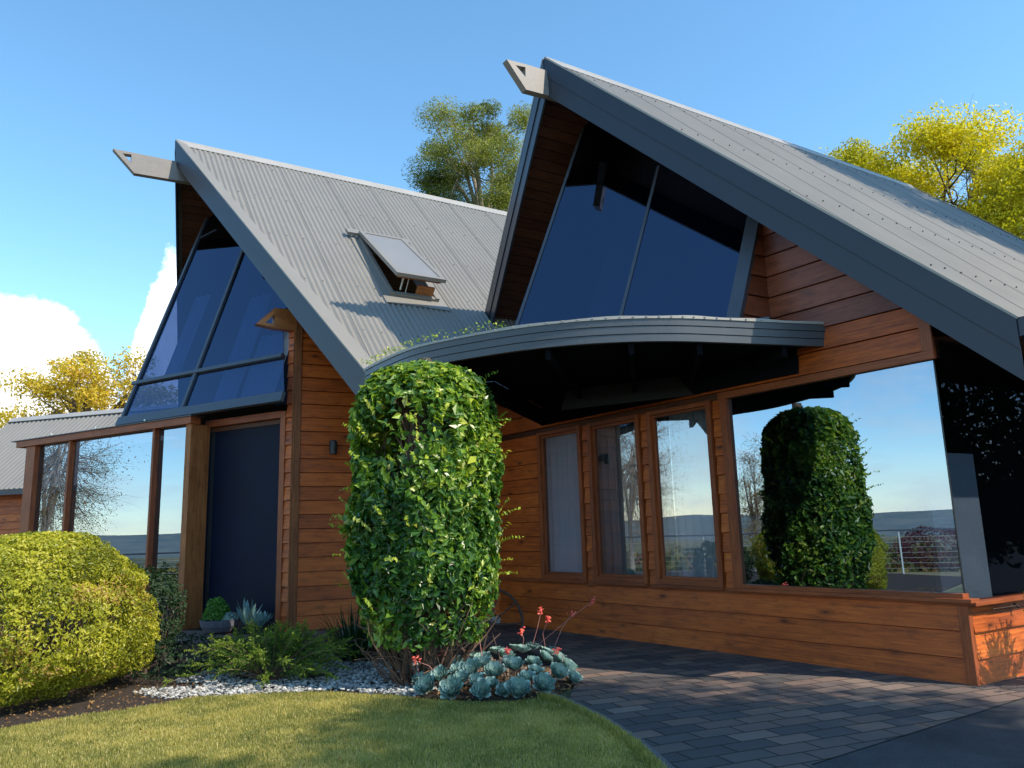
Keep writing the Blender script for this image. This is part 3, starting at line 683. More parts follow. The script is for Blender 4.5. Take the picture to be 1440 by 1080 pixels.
# ---- leaning glass
HL = vaz(-60); ML = V(.171, .2962, .9397); NG = nrm(np.cross(HL, ML)); NG = NG if NG[1] < 0 else -NG
def clip(poly, P, n):
    out = []
    for i in range(len(poly)):
        a, b = poly[i], poly[(i+1) % len(poly)]; da, db = (a-P)@n, (b-P)@n
        if da <= 0: out.append(a)
        if da*db < 0: out.append(a+(b-a)*da/(da-db))
    return out
def gl(G, a, m, o=0.): return G+HL*a+ML*m+NG*o
def glazing(G, poly, O, name, pane_mat):
    P = [gl(G, *p) for p in poly]
    P = clip(P, roofpt(O, 0, 0, -.14), n45); P = clip(P, roofpt(O, 0, 0, -.14, -1), n45l)
    b = MB(); b.prism(P, -NG*.012); return b.build(name, pane_mat, H)
GR = V(2.07, 6.92, 3.12)
def gbar(G, p, q_, w_, dpt, O=None, off=.02): b_ = MB(); b_.bar(gl(G, *p, off), gl(G, *q_, off), w_, dpt, NG); return b_
p1 = glazing(GR, [(.03, -.32), (2.45, -.32), (2.38, .404), (1.89, 3.08), (1.75, 3.8), (-.60, 3.8)], A, 'gable_glass', M['glass_lean'])
# narrower than the opening on the right: framed by a broad metal stile
b = MB(); b.bar(gl(GR, .06, -.3, .03), gl(GR, -.19, 1.25, .03), .125, .10, NG); b.build('gable_stile', M['alu'], H, bevel=.003)
b = MB(); b.bar(gl(GR, 1.22, -.3, .012), gl(GR, .87, 2.10, .012), .035, .04, NG); b.build('gable_mullion', M['alu'], H, bevel=.002)
b = MB(); b.bar(gl(GR, 2.45, -.2, .012), gl(GR, 1.89, 3.08, .012), .035, .04, NG); b.build('gable_edge', M['alu'], H, bevel=.002)
b = MB(); b.bar(gl(GR, -.3, -.17, .03), gl(GR, 2.45, -.17, .03), .10, .06, NG); b.build('gable_sill', M['alu'], H)
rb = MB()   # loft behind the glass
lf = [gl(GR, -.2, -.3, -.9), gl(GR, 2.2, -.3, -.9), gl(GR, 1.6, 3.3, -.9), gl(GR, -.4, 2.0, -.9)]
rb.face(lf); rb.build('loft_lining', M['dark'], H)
G1 = V(-4.203, 10.112, 2.83)
p2 = glazing(G1, [(-1.66, .06), (1.53, .06), (1.53, 3.9), (1.3, 4.6), (-2.2, 4.6), (-1.6, 1.62), (-1.08, 1.45)], AL, 'gable_glass', M['glass_lean'])
def gclip(m0, a): return a
b = MB(); b.bar(gl(G1, 1.53, -.02, .03), gl(G1, 1.53, 3.95, .03), .05, .07, NG); b.build('gable_edge', M['alu'], H, bevel=.003)
b = MB(); b.bar(gl(G1, .24, .04, .03), gl(G1, .25, 2.95, .03), .055, .07, NG); b.build('gable_mullion', M['alu'], H, bevel=.003)
b = MB(); b.bar(gl(G1, -1.40, .685, .04), gl(G1, 1.62, .685, .04), .055, .08, NG); b.build('gable_transom', M['alu'], H, bevel=.003)
b = MB(); b.bar(gl(G1, -1.66, .06, .045), gl(G1, 1.58, .06, .045), .13, .05, NG); b.build('gable_sill', M['alu'], H, bevel=.003)
b = MB(); b.bar(gl(G1, 1.15, 3.43, .012), gl(G1, 1.53, 3.35, .012), .02, .03, NG); b.build('top_joint', M['alu'], H)
BK = vaz(30)
def leancurtain(a0, a1, m0, m1, off):
    b = MB(); n = int((a0-a1)/.10*8)
    pt = lambda i, m_: gl(G1, a0+(a1-a0)*i/n, m_, -off+.022*math.sin(i*math.pi/4+.6*math.sin(i*.2)))
    b.rc = (.5, .5)
    for i in range(n): b.face([pt(i, m0), pt(i+1, m0), pt(i+1, m1), pt(i, m1)])
    return b.build('blind', M['curtain'], H, smooth=True)
leancurtain(-.20, -.60, .22, 1.9, .10); leancurtain(-.72, -1.36, .22, 1.15, .10); leancurtain(1.15, .85, .80, 2.2, .12)
# loft side glazing towards the garden, far inner wall
b = MB(); b.prism([gl(G1, 1.53, .06), gl(G1, 1.53, 2.9), gl(G1, 1.53, 2.9)+DR*1.2, gl(G1, 1.53, .06)+DR*2.2], DN*.01); b.build('side_glass', M['glass_side'], H)
b = MB(); o_ = CC*V(1, 1, 0)+UL*.25-NL*1.3; b.box(o_+UP*.2, UL*1.5, -NL*.05, UP*4.6); b.build('inner_wall', M['dark'], H)

# ---- screen of tall panes and the door beside it
GL = V(-4.203, 10.112, 0)
def lpt(u, z, o=0.): return GL+UL*u+UP*z+NL*o
hd = MB(); hd.box(lpt(-.02, 2.72, .03), UL*4.10, -NL*.16, UP*.095); hdo = hd.build('head_beam', M['cedar_red'], H, bevel=.004)
hc = MB(); hc.box(lpt(-.05, 2.817, .05), UL*4.25, -NL*.22, UP*.012); hc.build('head_flashing', M['alu'], H)
for u0, u1, dep, z0, mat in ((.0, .105, .30, .12, 'post'), (.745, .79, .10, 0, 'cedar_red'), (2.685, 2.735, .10, 0, 'cedar_red'), (3.60, 3.84, .16, 0, 'cedar_red')):
    b = MB(); b.box(lpt(u0-.02 if u0 < 0 else u0, z0, .0), UL*(u1-u0), -NL*dep, UP*(2.72-z0)); b.build('screen_post', M[mat], H, bevel=.004)
for u0, u1 in ((.105, .745), (.79, 2.685), (2.735, 3.60)):
    g = MB(); g.box(lpt(u0, .0, -.075), UL*(u1-u0), -NL*.01, UP*2.72); g.build('screen_pane', M['glass'], H)
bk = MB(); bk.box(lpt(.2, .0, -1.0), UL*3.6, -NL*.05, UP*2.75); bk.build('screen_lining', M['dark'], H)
for u in (.9, 2.0, 3.1):
    b = MB(); b.tube([lpt(u, 2.835, .05), lpt(u, 2.86, .05)], .012, 6); b.build('cap_bolt', M['pale_metal'], H)
# door recess between post and wall end (door plane is 0.31 m behind the post face)
dpl = lambda u, z, o=0.: CC*V(1, 1, 0)+UL*u+UP*z+NL*o
dr_ = MB()
dr_.box(dpl(.118, .12, .03), UL*.085, -NL*.13, UP*2.66); dr_.box(dpl(.203, 2.70, .03), UL*1.40, -NL*.13, UP*.09)
dfo = dr_.build('door_frame', M['cedar_red'], H, bevel=.004)
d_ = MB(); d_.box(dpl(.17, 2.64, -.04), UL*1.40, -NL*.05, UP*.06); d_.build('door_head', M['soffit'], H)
g = MB(); g.box(dpl(.25, .30, -.06), UL*1.35, -NL*.02, UP*2.35); dgo = g.build('screen_door', M['navy'], H)
b = MB()
for a0, l_ in ((.205, .045), (1.50, .06)): b.box(dpl(a0, .30, -.05), UL*l_, -NL*.045, UP*2.33)
b.box(dpl(.25, .24, -.05), UL*1.25, -NL*.045, UP*.08); b.build('door_stile', M['black'], dgo, bevel=.002)
b = MB(); b.box(dpl(.14, .12, .03), UL*1.5, -NL*.16, UP*.115); b.build('door_step', M['black'], H, bevel=.004)
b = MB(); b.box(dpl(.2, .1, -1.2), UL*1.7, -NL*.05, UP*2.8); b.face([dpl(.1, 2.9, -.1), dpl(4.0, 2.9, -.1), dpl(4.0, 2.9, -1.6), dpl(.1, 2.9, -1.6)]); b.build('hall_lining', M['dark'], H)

# ---- entry wall with lapped boards, its narrow end, corner board and cap
wb = MB(); boards(wb, CC, UC, NC, .12, 4.02, .171, lambda z: [(.085, 2.9)], prof=.026)
boards(wb, CC, UL, NL, .12, 4.0, .171, lambda z: [(-.0, .118 if z < 2.8 else .105)], prof=.024)
wb.build('entry_wall', M['cedar'], H)
bk = MB(); bk.box(CC-NC*.021, UC*2.9, -NC*.09, UP*3.9); bk.box(CC-UC*.0-NL*.021, UL*.12, -NL*.12, UP*3.9); bk.build('entry_core', M['soffit'], H)
tr = MB(); tr.box(CC+NC*.036-UC*.005, UC*.085, -NC*.036, UP*3.93); tr.box(CC+NL*.034-UL*.0, -UL*.0+UC*.02, -NL*.034, UP*3.93); tr.build('entry_corner', M['post'], H, bevel=.004)
tr = MB(); tr.box(CC+UP*3.93+NC*.06-UC*.07, UC*.24, -NC*.20, UP*.022); tr.build('corner_cap', M['alu'], H)
b = MB(); b.box(CC*V(1, 1, 0)+UC*.25+NC*.02, UC*2.7, -NC*.14, UP*.112); b.build('wall_footing', M['concrete'], H)
L1 = CC+UC*.474+UP*(2.33-.12)+NC*.03
lamp = thing('wall_lamp', L1, 'small black cylinder wall lamp on the cedar boards beside the creeper', 'wall lamp')
b = MB(); b.box(L1-UC*.035-UP*.05-NC*.01, UC*.07, NC*.03, UP*.12); b.build('bracket', M['black'], lamp, bevel=.004)
b = MB(); b.tube([L1+NC*.075+UP*.07, L1+NC*.075+UP*.06, L1+NC*.075-UP*.10, L1+NC*.075-UP*.105], [.035, .046, .046, .03], 16); b.build('shade', M['black'], lamp, smooth=False)
# vent pipe and small bracket under the side sill
b = MB(); b.tube([WD+DR*.25+DN*.05+UP*.535, WD+DR*.62+DN*.05+UP*.535], .004, 8); b.tube([WD+DR*.60+DN*.03+UP*.55, WD+DR*.60+DN*.07+UP*.52], .009, 8); b.build('sill_bracket', M['rust'], H)

# ---- curved canopy
ctl = [(-1.62, 8.25), (-1.30, 7.72), (-.84, 7.12), (-.12, 6.64), (.45, 6.41), (.92, 6.34), (1.35, 6.36), (1.75, 6.45), (2.3, 6.60), (2.83, 6.74)]
def cat(pts, m=8):
    P = [np.array(p, float) for p in pts]; P = [2*P[0]-P[1]]+P+[2*P[-1]-P[-2]]; out = []
    for i in range(1, len(P)-2):
        for j in range(m):
            t = j/m; out.append(.5*((2*P[i])+(-P[i-1]+P[i+1])*t+(2*P[i-1]-5*P[i]+4*P[i+1]-P[i+2])*t*t+(-P[i-1]+3*P[i]-3*P[i+1]+P[i+2])*t**3))
    out.append(P[-2]); return out
arc = cat(ctl)
def offs(k):
    o = []
    for i in range(len(arc)):
        t = arc[min(i+1, len(arc)-1)]-arc[max(i-1, 0)]; t = t/np.hypot(*t); o.append(arc[i]+np.array([t[1], -t[0]])*k)
    return o
cf = MB(); ring_in = offs(-.10)
for z0, z1, k in ((2.735, 2.797, .0), (2.802, 2.864, .007), (2.869, 2.931, .014)):
    a_, i_ = offs(k), offs(-.03); s_ = 0
    for i in range(len(arc)-1):
        cf.rc = (.5, .5)
        l = float(np.hypot(*(arc[i+1]-arc[i])))
        P = lambda p, z: V(p[0], p[1], z)
        cf.face([P(a_[i], z0), P(a_[i+1], z0), P(a_[i+1], z1), P(a_[i], z1)], [(s_, 0), (s_+l, 0), (s_+l, .06), (s_, .06)])
        cf.face([P(i_[i], z0), P(i_[i+1], z0), P(a_[i+1], z0), P(a_[i], z0)]); cf.face([P(a_[i], z1), P(a_[i+1], z1), P(i_[i+1], z1), P(i_[i], z1)])
        s_ += l
    for e_ in (0, -1): cf.face([P(i_[e_], z0), P(a_[e_], z0), P(a_[e_], z1), P(i_[e_], z1)])
a_, i_ = offs(-.02), offs(-.05)
for i in range(len(arc)-1): cf.face([P(a_[i], 2.735), P(a_[i+1], 2.735), P(a_[i+1], 2.95), P(a_[i], 2.95)]); cf.face([P(i_[i+1], 2.735), P(i_[i], 2.735), P(i_[i], 2.95), P(i_[i+1], 2.95)])
cf.rc = None; cfo = cf.build('canopy', M['fascia'], H)
cp = MB(); a_, i_ = offs(.024), offs(-.16)
for i in range(len(arc)-1):
    zz = lambda p: 2.950+.004*math.sin(p[0]*9+p[1]*5)
    cp.face([V(*a_[i], zz(a_[i])), V(*a_[i+1], zz(a_[i+1])), V(*i_[i+1], 2.958), V(*i_[i], 2.958)]); cp.face([V(*a_[i], 2.926), V(*a_[i+1], 2.926), V(*a_[i+1], zz(a_[i+1])), V(*a_[i], zz(a_[i]))])
for i in range(4, len(arc)-2, 2):
    p = offs(.026)[i]; cp.box(V(p[0], p[1], 2.936)-V(.006, .006, 0), V(.012, 0, 0), V(0, .012, 0), UP*.010)
cp.build('canopy_flashing', M['cap'], cfo)
ct = MB(); back = [tuple((C0+UF*.90)[:2]), tuple((C0+UF*4.9)[:2]), (-.18, 8.12), (-1.42, 8.36)]
ct.face([V(*p, 2.945) for p in i_]+[V(*p, 2.945) for p in back]); ct.build('canopy_deck', M['roof'], cfo)
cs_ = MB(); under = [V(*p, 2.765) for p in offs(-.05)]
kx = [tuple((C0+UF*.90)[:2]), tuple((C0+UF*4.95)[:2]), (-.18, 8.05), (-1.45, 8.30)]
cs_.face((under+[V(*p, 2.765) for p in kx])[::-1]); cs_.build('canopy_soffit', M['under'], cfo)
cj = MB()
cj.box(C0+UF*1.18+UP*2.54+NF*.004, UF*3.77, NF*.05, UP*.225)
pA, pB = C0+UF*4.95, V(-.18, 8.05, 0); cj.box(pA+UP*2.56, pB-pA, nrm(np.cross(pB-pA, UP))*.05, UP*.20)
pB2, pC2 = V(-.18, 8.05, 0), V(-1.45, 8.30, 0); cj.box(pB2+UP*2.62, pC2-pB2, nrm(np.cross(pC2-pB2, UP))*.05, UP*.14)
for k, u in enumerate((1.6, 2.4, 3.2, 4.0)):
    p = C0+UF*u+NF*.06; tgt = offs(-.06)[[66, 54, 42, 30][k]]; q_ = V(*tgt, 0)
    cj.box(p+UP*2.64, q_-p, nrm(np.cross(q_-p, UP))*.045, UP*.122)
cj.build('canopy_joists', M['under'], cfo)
# landing in front of the door
b = MB(); lp = [(-2.72, 9.62), (-2.15, 9.88), (-2.2, 9.45), (-2.5, 9.02), (-3.9, 8.9), (-4.9, 9.5), (-5.0, 10.4), (-4.2, 10.2)]
b.prism([V(x, y, .0) for x, y in lp], UP*.118); tag(b.build('landing', M['deck'], bevel=.006), kind='structure')

# ================================================================== garden
def curvepts(p0, p1, sag, n=4):
    return [p0+(p1-p0)*(i/n)+sag*math.sin(math.pi*i/n) for i in range(n+1)]
def shell(n, fn):
    """rejection free sampling: fn(u1,u2,u3) -> points, normals"""
    return fn(rng.random(n), rng.random(n), rng.random(n))
# ---- creeper column
HC = V(-.785, 6.78, 0); HR = .60
ck = thing('creeper_column', HC, 'tall leafy green creeper column growing up under the curved canopy', 'creeper')
def hedge_surface(n, depth):
    a = rng.random(n)*2*np.pi; z = rng.random(n)**.92*2.32+.34
    dirp = np.stack([np.cos(a), np.sin(a), 0*a], 1)
    lump = vnoise(np.stack([np.cos(a)*1.3, np.sin(a)*1.3, z*1.1], 1), 1.9, 2)-.5
    lump2 = vnoise(np.stack([np.cos(a)*1.3, np.sin(a)*1.3, z*1.1], 1), 5.5, 4)-.5
    r = HR*(1+.18*lump+.24*lump2)
    top = np.clip((z-2.16)/.50, 0, 1); r *= np.clip(1-(top*.95)**3., .02, 1)**.5
    r *= 1-.22*np.clip((.95-z)/.6, 0, 1)**1.4
    r *= 1-.04*np.clip((z-1.6)/1.2, 0, 1)
    rr_ = r*(1-depth*rng.random(n)**1.6)
    P = np.stack([HC[0]+np.cos(a)*rr_*1.02, HC[1]+np.sin(a)*rr_, z], 1)
    D = dirp+np.stack([0*a, 0*a, .35+top*1.5], 1)
    return P, D, a, z
P, D, a, z = hedge_surface(36000, .28)
hole = vnoise(P, 2.4, 11); hz = np.exp(-((z-2.0)/.42)**2)*np.clip(np.cos(a-math.radians(-85)), 0, 1)
keep = (hole*.9+rng.random(len(P))*.35 > .28+.58*hz) & (rng.random(len(P)) < np.where(z < .75, .35+.0*z, 1.))
P, D, z = P[keep], D[keep], z[keep]
cl_ = vnoise(P, 3.2, 5)
rv = np.clip(.15+cl_*.55+rng.normal(0, .16, len(P)), 0, 1); rv[rng.random(len(P)) < .02] = 1
n0 = int(len(P)*.72); sets = [leaves(P[:n0], D[:n0], .074, .52, .22, .65, rv[:n0]), leaves(P[n0:], D[n0:], .104, .50, .25, .8, rv[n0:])]
# trailing shoots over the canopy edge
for k in range(110):
    a0 = random.uniform(0, 2*math.pi); z0 = random.uniform(.6, 2.5); rr_ = HR*(.95 if z0 < 2.2 else .7)
    p = HC+V(math.cos(a0)*rr_, math.sin(a0)*rr_, z0); dr_v = V(math.cos(a0)*.8, math.sin(a0)*.8, random.uniform(.2, 1.3)); L = random.uniform(.12, .30)
    q = np.array([p+nrm(dr_v)*L*i/9+V(0, 0, -.04*(i/9)**2) for i in range(10)])
    sets.append(leaves(q, np.tile(V(math.cos(a0), math.sin(a0), .5), (10, 1)), .05, .5, .2, .8, np.full(10, random.uniform(.5, .95))))
for k in range(70):      # runners lying along the canopy edge
    i = random.randint(3, 24); p = offs(.03)[i]; q = np.array([V(p[0]+random.gauss(0, .05), p[1]+random.gauss(0, .05), 2.965+abs(random.gauss(0, .025))) for _ in range(3)])
    sets.append(leaves(q, np.tile(V(-.3, -.5, .8), (3, 1)), .035, .5, .2, .9, rng.uniform(.4, 1, 3)))
leafobj('foliage', sets, M['hedge'], ck)
tw = MB()
for k in range(230):
    a0 = random.uniform(0, 2*math.pi); z0 = random.uniform(.1, 2.3); r0 = random.uniform(.15, .42); a1 = a0+random.gauss(0, .6); z1 = z0+random.uniform(.1, .7); r1 = min(.56, r0+random.uniform(0, .2))*(.7 if z1 > 2.3 else 1)
    p, q = HC+V(math.cos(a0)*r0, math.sin(a0)*r0, z0), HC+V(math.cos(a1)*r1, math.sin(a1)*r1, min(z1, 2.6))
    tw.tube(curvepts(p, q, V(random.gauss(0, .05), random.gauss(0, .05), random.gauss(0, .04)), 3), [.006, .005, .004, .003], 4, False)
for k in range(75):      # bare dry stems at the foot
    a0 = random.uniform(math.pi*.9, math.pi*2.1); r0 = random.uniform(.05, .3); z1 = random.uniform(.25, .8); r1 = random.uniform(.35, .66); a1 = a0+random.gauss(0, .5)
    tw.tube(curvepts(HC+V(math.cos(a0)*r0, math.sin(a0)*r0, 0), HC+V(math.cos(a1)*r1, math.sin(a1)*r1, z1), V(random.gauss(0, .08), random.gauss(0, .08), .08), 4), [.008, .007, .005, .004, .003], 4, False)
tw.build('twigs', M['drytwig'], ck)
b = MB()
for k in range(4):
    a0 = k*1.6; b.tube([HC+V(math.cos(a0+h_*1.3)*.16, math.sin(a0+h_*1.3)*.16, h_) for h_ in np.linspace(-.02, 2.7, 12)], [.045-.012*i/11 for i in range(12)], 7)
b.tube([HC+V(0, .1, 0), HC+V(0, .1, 2.76)], .06, 10); b.build('stems', M['bark'], ck)

# ---- clipped round bush and the darker ones behind it
def bush(name, C, R, H_, n, size, mat, label, cat, z0=.1, twigs=60, col=(.1, .75), lob=.10, flat=.0, seed=1, group=None, front=None):
    t = thing(name, C, label, cat, group)
    u = rng.normal(0, 1, (n, 3)); u = unit(u); u[:, 2] = np.where(u[:, 2] < -.86, -u[:, 2], u[:, 2])
    lump = 1+lob*(vnoise(u, 2.1, seed)-.5)*2+lob*.7*(vnoise(u, 5.5, seed+3)-.5)*2+lob*.35*(vnoise(u, 13., seed+5)-.5)*2
    sh = np.sign(u)*np.abs(u)**(.72 if name == 'round_bush' else .86)
    rr_ = lump*(1-.16*rng.random(n)**1.7)
    P = np.stack([C[0]+sh[:, 0]*R[0]*rr_, C[1]+sh[:, 1]*R[1]*rr_, z0+(H_-z0)*.5+sh[:, 2]*(H_-z0)*.5*rr_], 1)
    k = (vnoise(P, 5., seed+7)*.6+rng.random(n)*.6 > .25+.25*np.clip((.35-P[:, 2])/.35, 0, 1)) & (vnoise(P, 9., seed+1)+.5*rng.random(n) > .42); P, u = P[k], u[k]
    rv = np.clip(col[0]+(col[1]-col[0])*(.55*vnoise(P, 4.5, seed+9)+.45*rng.random(len(P)))+.12*(vnoise(P, 16., seed+2)-.5), 0, 1)
    rv[(vnoise(P, 3.4, seed+13) > .72) & (rng.random(len(P)) < .4)] = .98
    leafobj('foliage', [leaves(P, u+V(0, 0, .25), size, .5, .25, .6, rv)], mat, t)
    b = MB()
    for i in range(twigs):
        a0 = random.uniform(0, 2*math.pi); r0 = random.uniform(.02, .25); e_ = random.uniform(-.25, .9)
        q = V(C[0]+math.cos(a0)*R[0]*.86*math.cos(e_), C[1]+math.sin(a0)*R[1]*.86*math.cos(e_), z0+(H_-z0)*(.5+.42*math.sin(e_)))
        b.tube(curvepts(V(C[0]+math.cos(a0)*r0, C[1]+math.sin(a0)*r0, -.02), q, V(random.gauss(0, .05), random.gauss(0, .05), -.08), 4), [.014, .011, .008, .005, .003], 4, False)
    b.build('twigs', M['twig'], t); return t
bush('round_bush', V(-4.33, 6.62, 0), (1.20, 1.0), 1.29, 100000, .034, M['bush'], 'large clipped yellow green round bush standing in full sun at the left', 'bush', -.02, 150, (.10, .95), .10, seed=1)
bush('low_shrub', V(-3.92, 8.2, 0), (.50, .5), .92, 7000, .045, M['shrubdark'], 'dark green shrub in shade between the round bush and the timber post', 'shrub', .05, 30, (.1, .9), .2, seed=4)
bush('ground_cover_shrub', V(-3.35, 7.45, 0), (.75, .5), .34, 3500, .04, M['shrubdark'], 'low dark mat shrub on the soil behind the round bush', 'shrub', .02, 40, (.0, .7), .25, seed=6)
# feathery juniper
def juniper(C, n, R, label, seed=0, name='juniper', h=.9):
    t = thing(name, C, label, 'shrub'); sets = []; st = MB(); r_ = np.random.default_rng(seed)
    for k in range(n):
        a0 = r_.random()*2*math.pi; el = r_.uniform(.05, 1.25); L = R*(.5+.6*r_.random())*(1.05 if el < .7 else .85)
        tip = C+V(math.cos(a0)*math.cos(el)*L*1.25, math.sin(a0)*math.cos(el)*L, .05+math.sin(el)*L*h)
        base = C+V(math.cos(a0)*.05, math.sin(a0)*.05, .03); cv = curvepts(base, tip, V(0, 0, .10*L), 5); st.tube(cv, [.009, .007, .005, .004, .003, .002], 4, False)
        for i in range(22):
            s_ = .35+.65*r_.random(); p = base+(tip-base)*s_+V(0, 0, .10*L*math.sin(math.pi*s_))
            d_ = nrm(nrm(tip-base)+r_.normal(0, .55, 3)); l_ = .10*(1.25-s_*.5); m_ = 9
            q = np.array([p+d_*l_*j/m_+V(0, 0, -.012*(j/m_)**2) for j in range(m_)])
            sets.append(leaves(q, np.tile(nrm(np.cross(d_, V(.3, .2, 1))+V(0, 0, .6)), (m_, 1)), .024, .42, .3, .5, np.clip(r_.normal(.25+.5*s_**2, .12, m_), 0, 1)))
    leafobj('foliage', sets, M['conifer'], t); st.build('stems', M['twig'], t); return t
juniper(V(-2.15, 7.05, 0), 120, .60, 'feathery spreading juniper in the pebble bed in front of the door', 3)
juniper(V(4.12, 5.80, .35), 60, .40, 'bright green feathery conifer at the right edge beside the cedar wall', 8, 'conifer', 1.3)
# strappy clump
def strap(C, n, L, label):
    t = thing('strap_leaf_clump', C, label, 'plant'); b = MB()
    for k in range(n):
        a0 = random.uniform(0, 2*math.pi); l_ = L*random.uniform(.6, 1.1); lean = random.uniform(.15, 1.15); w_ = random.uniform(.008, .014); r0 = random.uniform(0, .12)
        d_ = V(math.cos(a0), math.sin(a0), 0); c = V(-math.sin(a0), math.cos(a0), 0); pts = []
        for i in range(8):
            s_ = i/7; pts.append(C+d_*(r0+math.sin(lean)*l_*s_+.10*l_*s_**2*lean)+UP*(math.cos(lean*.8)*l_*s_-.42*l_*s_**2.4*lean))
        b.rc = (random.random()**1.6, random.random())
        for i in range(7):
            w0, w1 = w_*(1-(i/7)**2.5), w_*(1-((i+1)/7)**2.5); b.face([pts[i]-c*w0, pts[i]+c*w0, pts[i+1]+c*w1, pts[i+1]-c*w1])
    b.rc = None; b.build('leaf_blades', M['strap'], t); return t
strap(V(-1.62, 8.02, 0), 230, .62, 'dark strappy clump between the creeper column and the entry wall')
strap(V(-1.15, 7.98, 0), 110, .45, 'smaller strappy clump tucked against the creeper column')

# ---- pots on the landing
def pot_bowl():
    O = V(-3.58, 9.72, .118); t = thing('planted_bowl', O, 'shallow grey stone bowl with a bushy green herb beside the timber post', 'planter')
    b = MB(); R_ = [(.10, 0), (.17, .03), (.215, .09), (.23, .15), (.235, .165), (.215, .165), (.20, .13), (.02, .12)]; k = 28
    for (r0, z0), (r1, z1) in zip(R_[:-1], R_[1:]):
        for j in range(k):
            a0, a1 = 2*math.pi*j/k, 2*math.pi*(j+1)/k
            b.rc = (.5, .5); b.face([O+V(math.cos(a0)*r0, math.sin(a0)*r0, z0), O+V(math.cos(a1)*r0, math.sin(a1)*r0, z0), O+V(math.cos(a1)*r1, math.sin(a1)*r1, z1), O+V(math.cos(a0)*r1, math.sin(a0)*r1, z1)])
    b.build('bowl', M['pot'], t, smooth=True)
    n = 1500; u = unit(rng.normal(0, 1, (n, 3))); u[:, 2] = np.abs(u[:, 2])
    P = O+V(-.04, 0, .17)+u*np.array([.17, .17, .25])*(.6+.4*rng.random((n, 1)))*(1+.25*(vnoise(u, 3, 2)[:, None]-.5))
    leafobj('herb', [leaves(P, u, .035, .6, .2, .6)], M['herb'], t)
    n = 260; u = unit(rng.normal(0, 1, (n, 3))); u[:, 2] = np.abs(u[:, 2]); P = O+V(.13, -.03, .16)+u*np.array([.10, .09, .08])
    leafobj('trailing_succulent', [leaves(P, u, .04, .5, .2, .5)], M['succ'], t)
pot_bowl()
def spear(O, n, L, w_, mat, b, up=1.):
    for k in range(n):
        a0 = k*2.4+random.uniform(-.2, .2); s0 = k/n; lean = .12+.75*s0; l_ = L*(.75+.3*random.random()); d_ = V(math.cos(a0), math.sin(a0), 0); c = V(-math.sin(a0), math.cos(a0), 0)
        b.rc = (random.random(), random.random()); pr = None
        for i in range(7):
            s_ = i/6; p = O+d_*(.015+math.sin(lean)*l_*s_)+UP*(math.cos(lean)*l_*s_*up); ww = w_*math.sin(math.pi*min(1, .18+.82*s_))**.8*(1 if s_ < .99 else .05); cup = nrm(np.cross(c, d_*math.sin(lean)+UP*math.cos(lean)))*ww*.35
            cur = (p-c*ww+cup, p, p+c*ww+cup)
            if pr: b.face([pr[0], pr[1], cur[1], cur[0]]); b.face([pr[1], pr[2], cur[2], cur[1]])
            pr = cur
    b.rc = None
for O, n, L, w_, lb in ((V(-3.22, 9.62, .118), 12, .30, .030, 'tall grey blue agave in a small dark pot in front of the door'), (V(-2.98, 9.35, .118), 22, .18, .028, 'small pale succulent in a low dark pot right of the tall agave')):
    t = thing('potted_succulent', O, lb, 'potted plant'); b = MB(); b.tube([O, O+UP*.02, O+UP*.11, O+UP*.115], [.07, .08, .10, .10], 18); b.build('pot', M['black'], t)
    b = MB(); spear(O+UP*.11, n, L, w_, None, b); b.build('leaf_rosette', M['agave'], t)

# ---- rosette succulents spilling to the lawn
def mound():
    b = MB(); r_ = random.Random(3)
    for k in range(420):
        a0 = r_.uniform(0, 6.28); q = math.sqrt(r_.random()); x, y = -.16+math.cos(a0)*q*.60, 6.72+math.sin(a0)*q*.72; z0 = .15*(1-q**2)
        d_ = V(math.cos(a0)*r_.uniform(.2, 1), math.sin(a0)*r_.uniform(.2, 1), r_.uniform(-.2, .5)); d_ = nrm(d_); p = V(x, y, max(.0, z0-.05)); L = r_.uniform(.03, .08); c = nrm(np.cross(d_, UP))*L*.22
        b.rc = (r_.random(), r_.random()); b.face([p-c*.4, p+c*.4, p+d_*L*.6+c, p+d_*L, p+d_*L*.6-c])
    for k in range(60):
        a0 = r_.uniform(0, 6.28); q = math.sqrt(r_.random()); x, y = -.16+math.cos(a0)*q*.5, 6.72+math.sin(a0)*q*.6; b.tube([V(x, y, 0), V(x+r_.uniform(-.06, .06), y+r_.uniform(-.06, .06), (.17*(1-q**2)+.02))], .009, 5, False)
    b.rc = None; tag(b.build('dry_leaf_mound', M['succ_old']), kind='stuff')
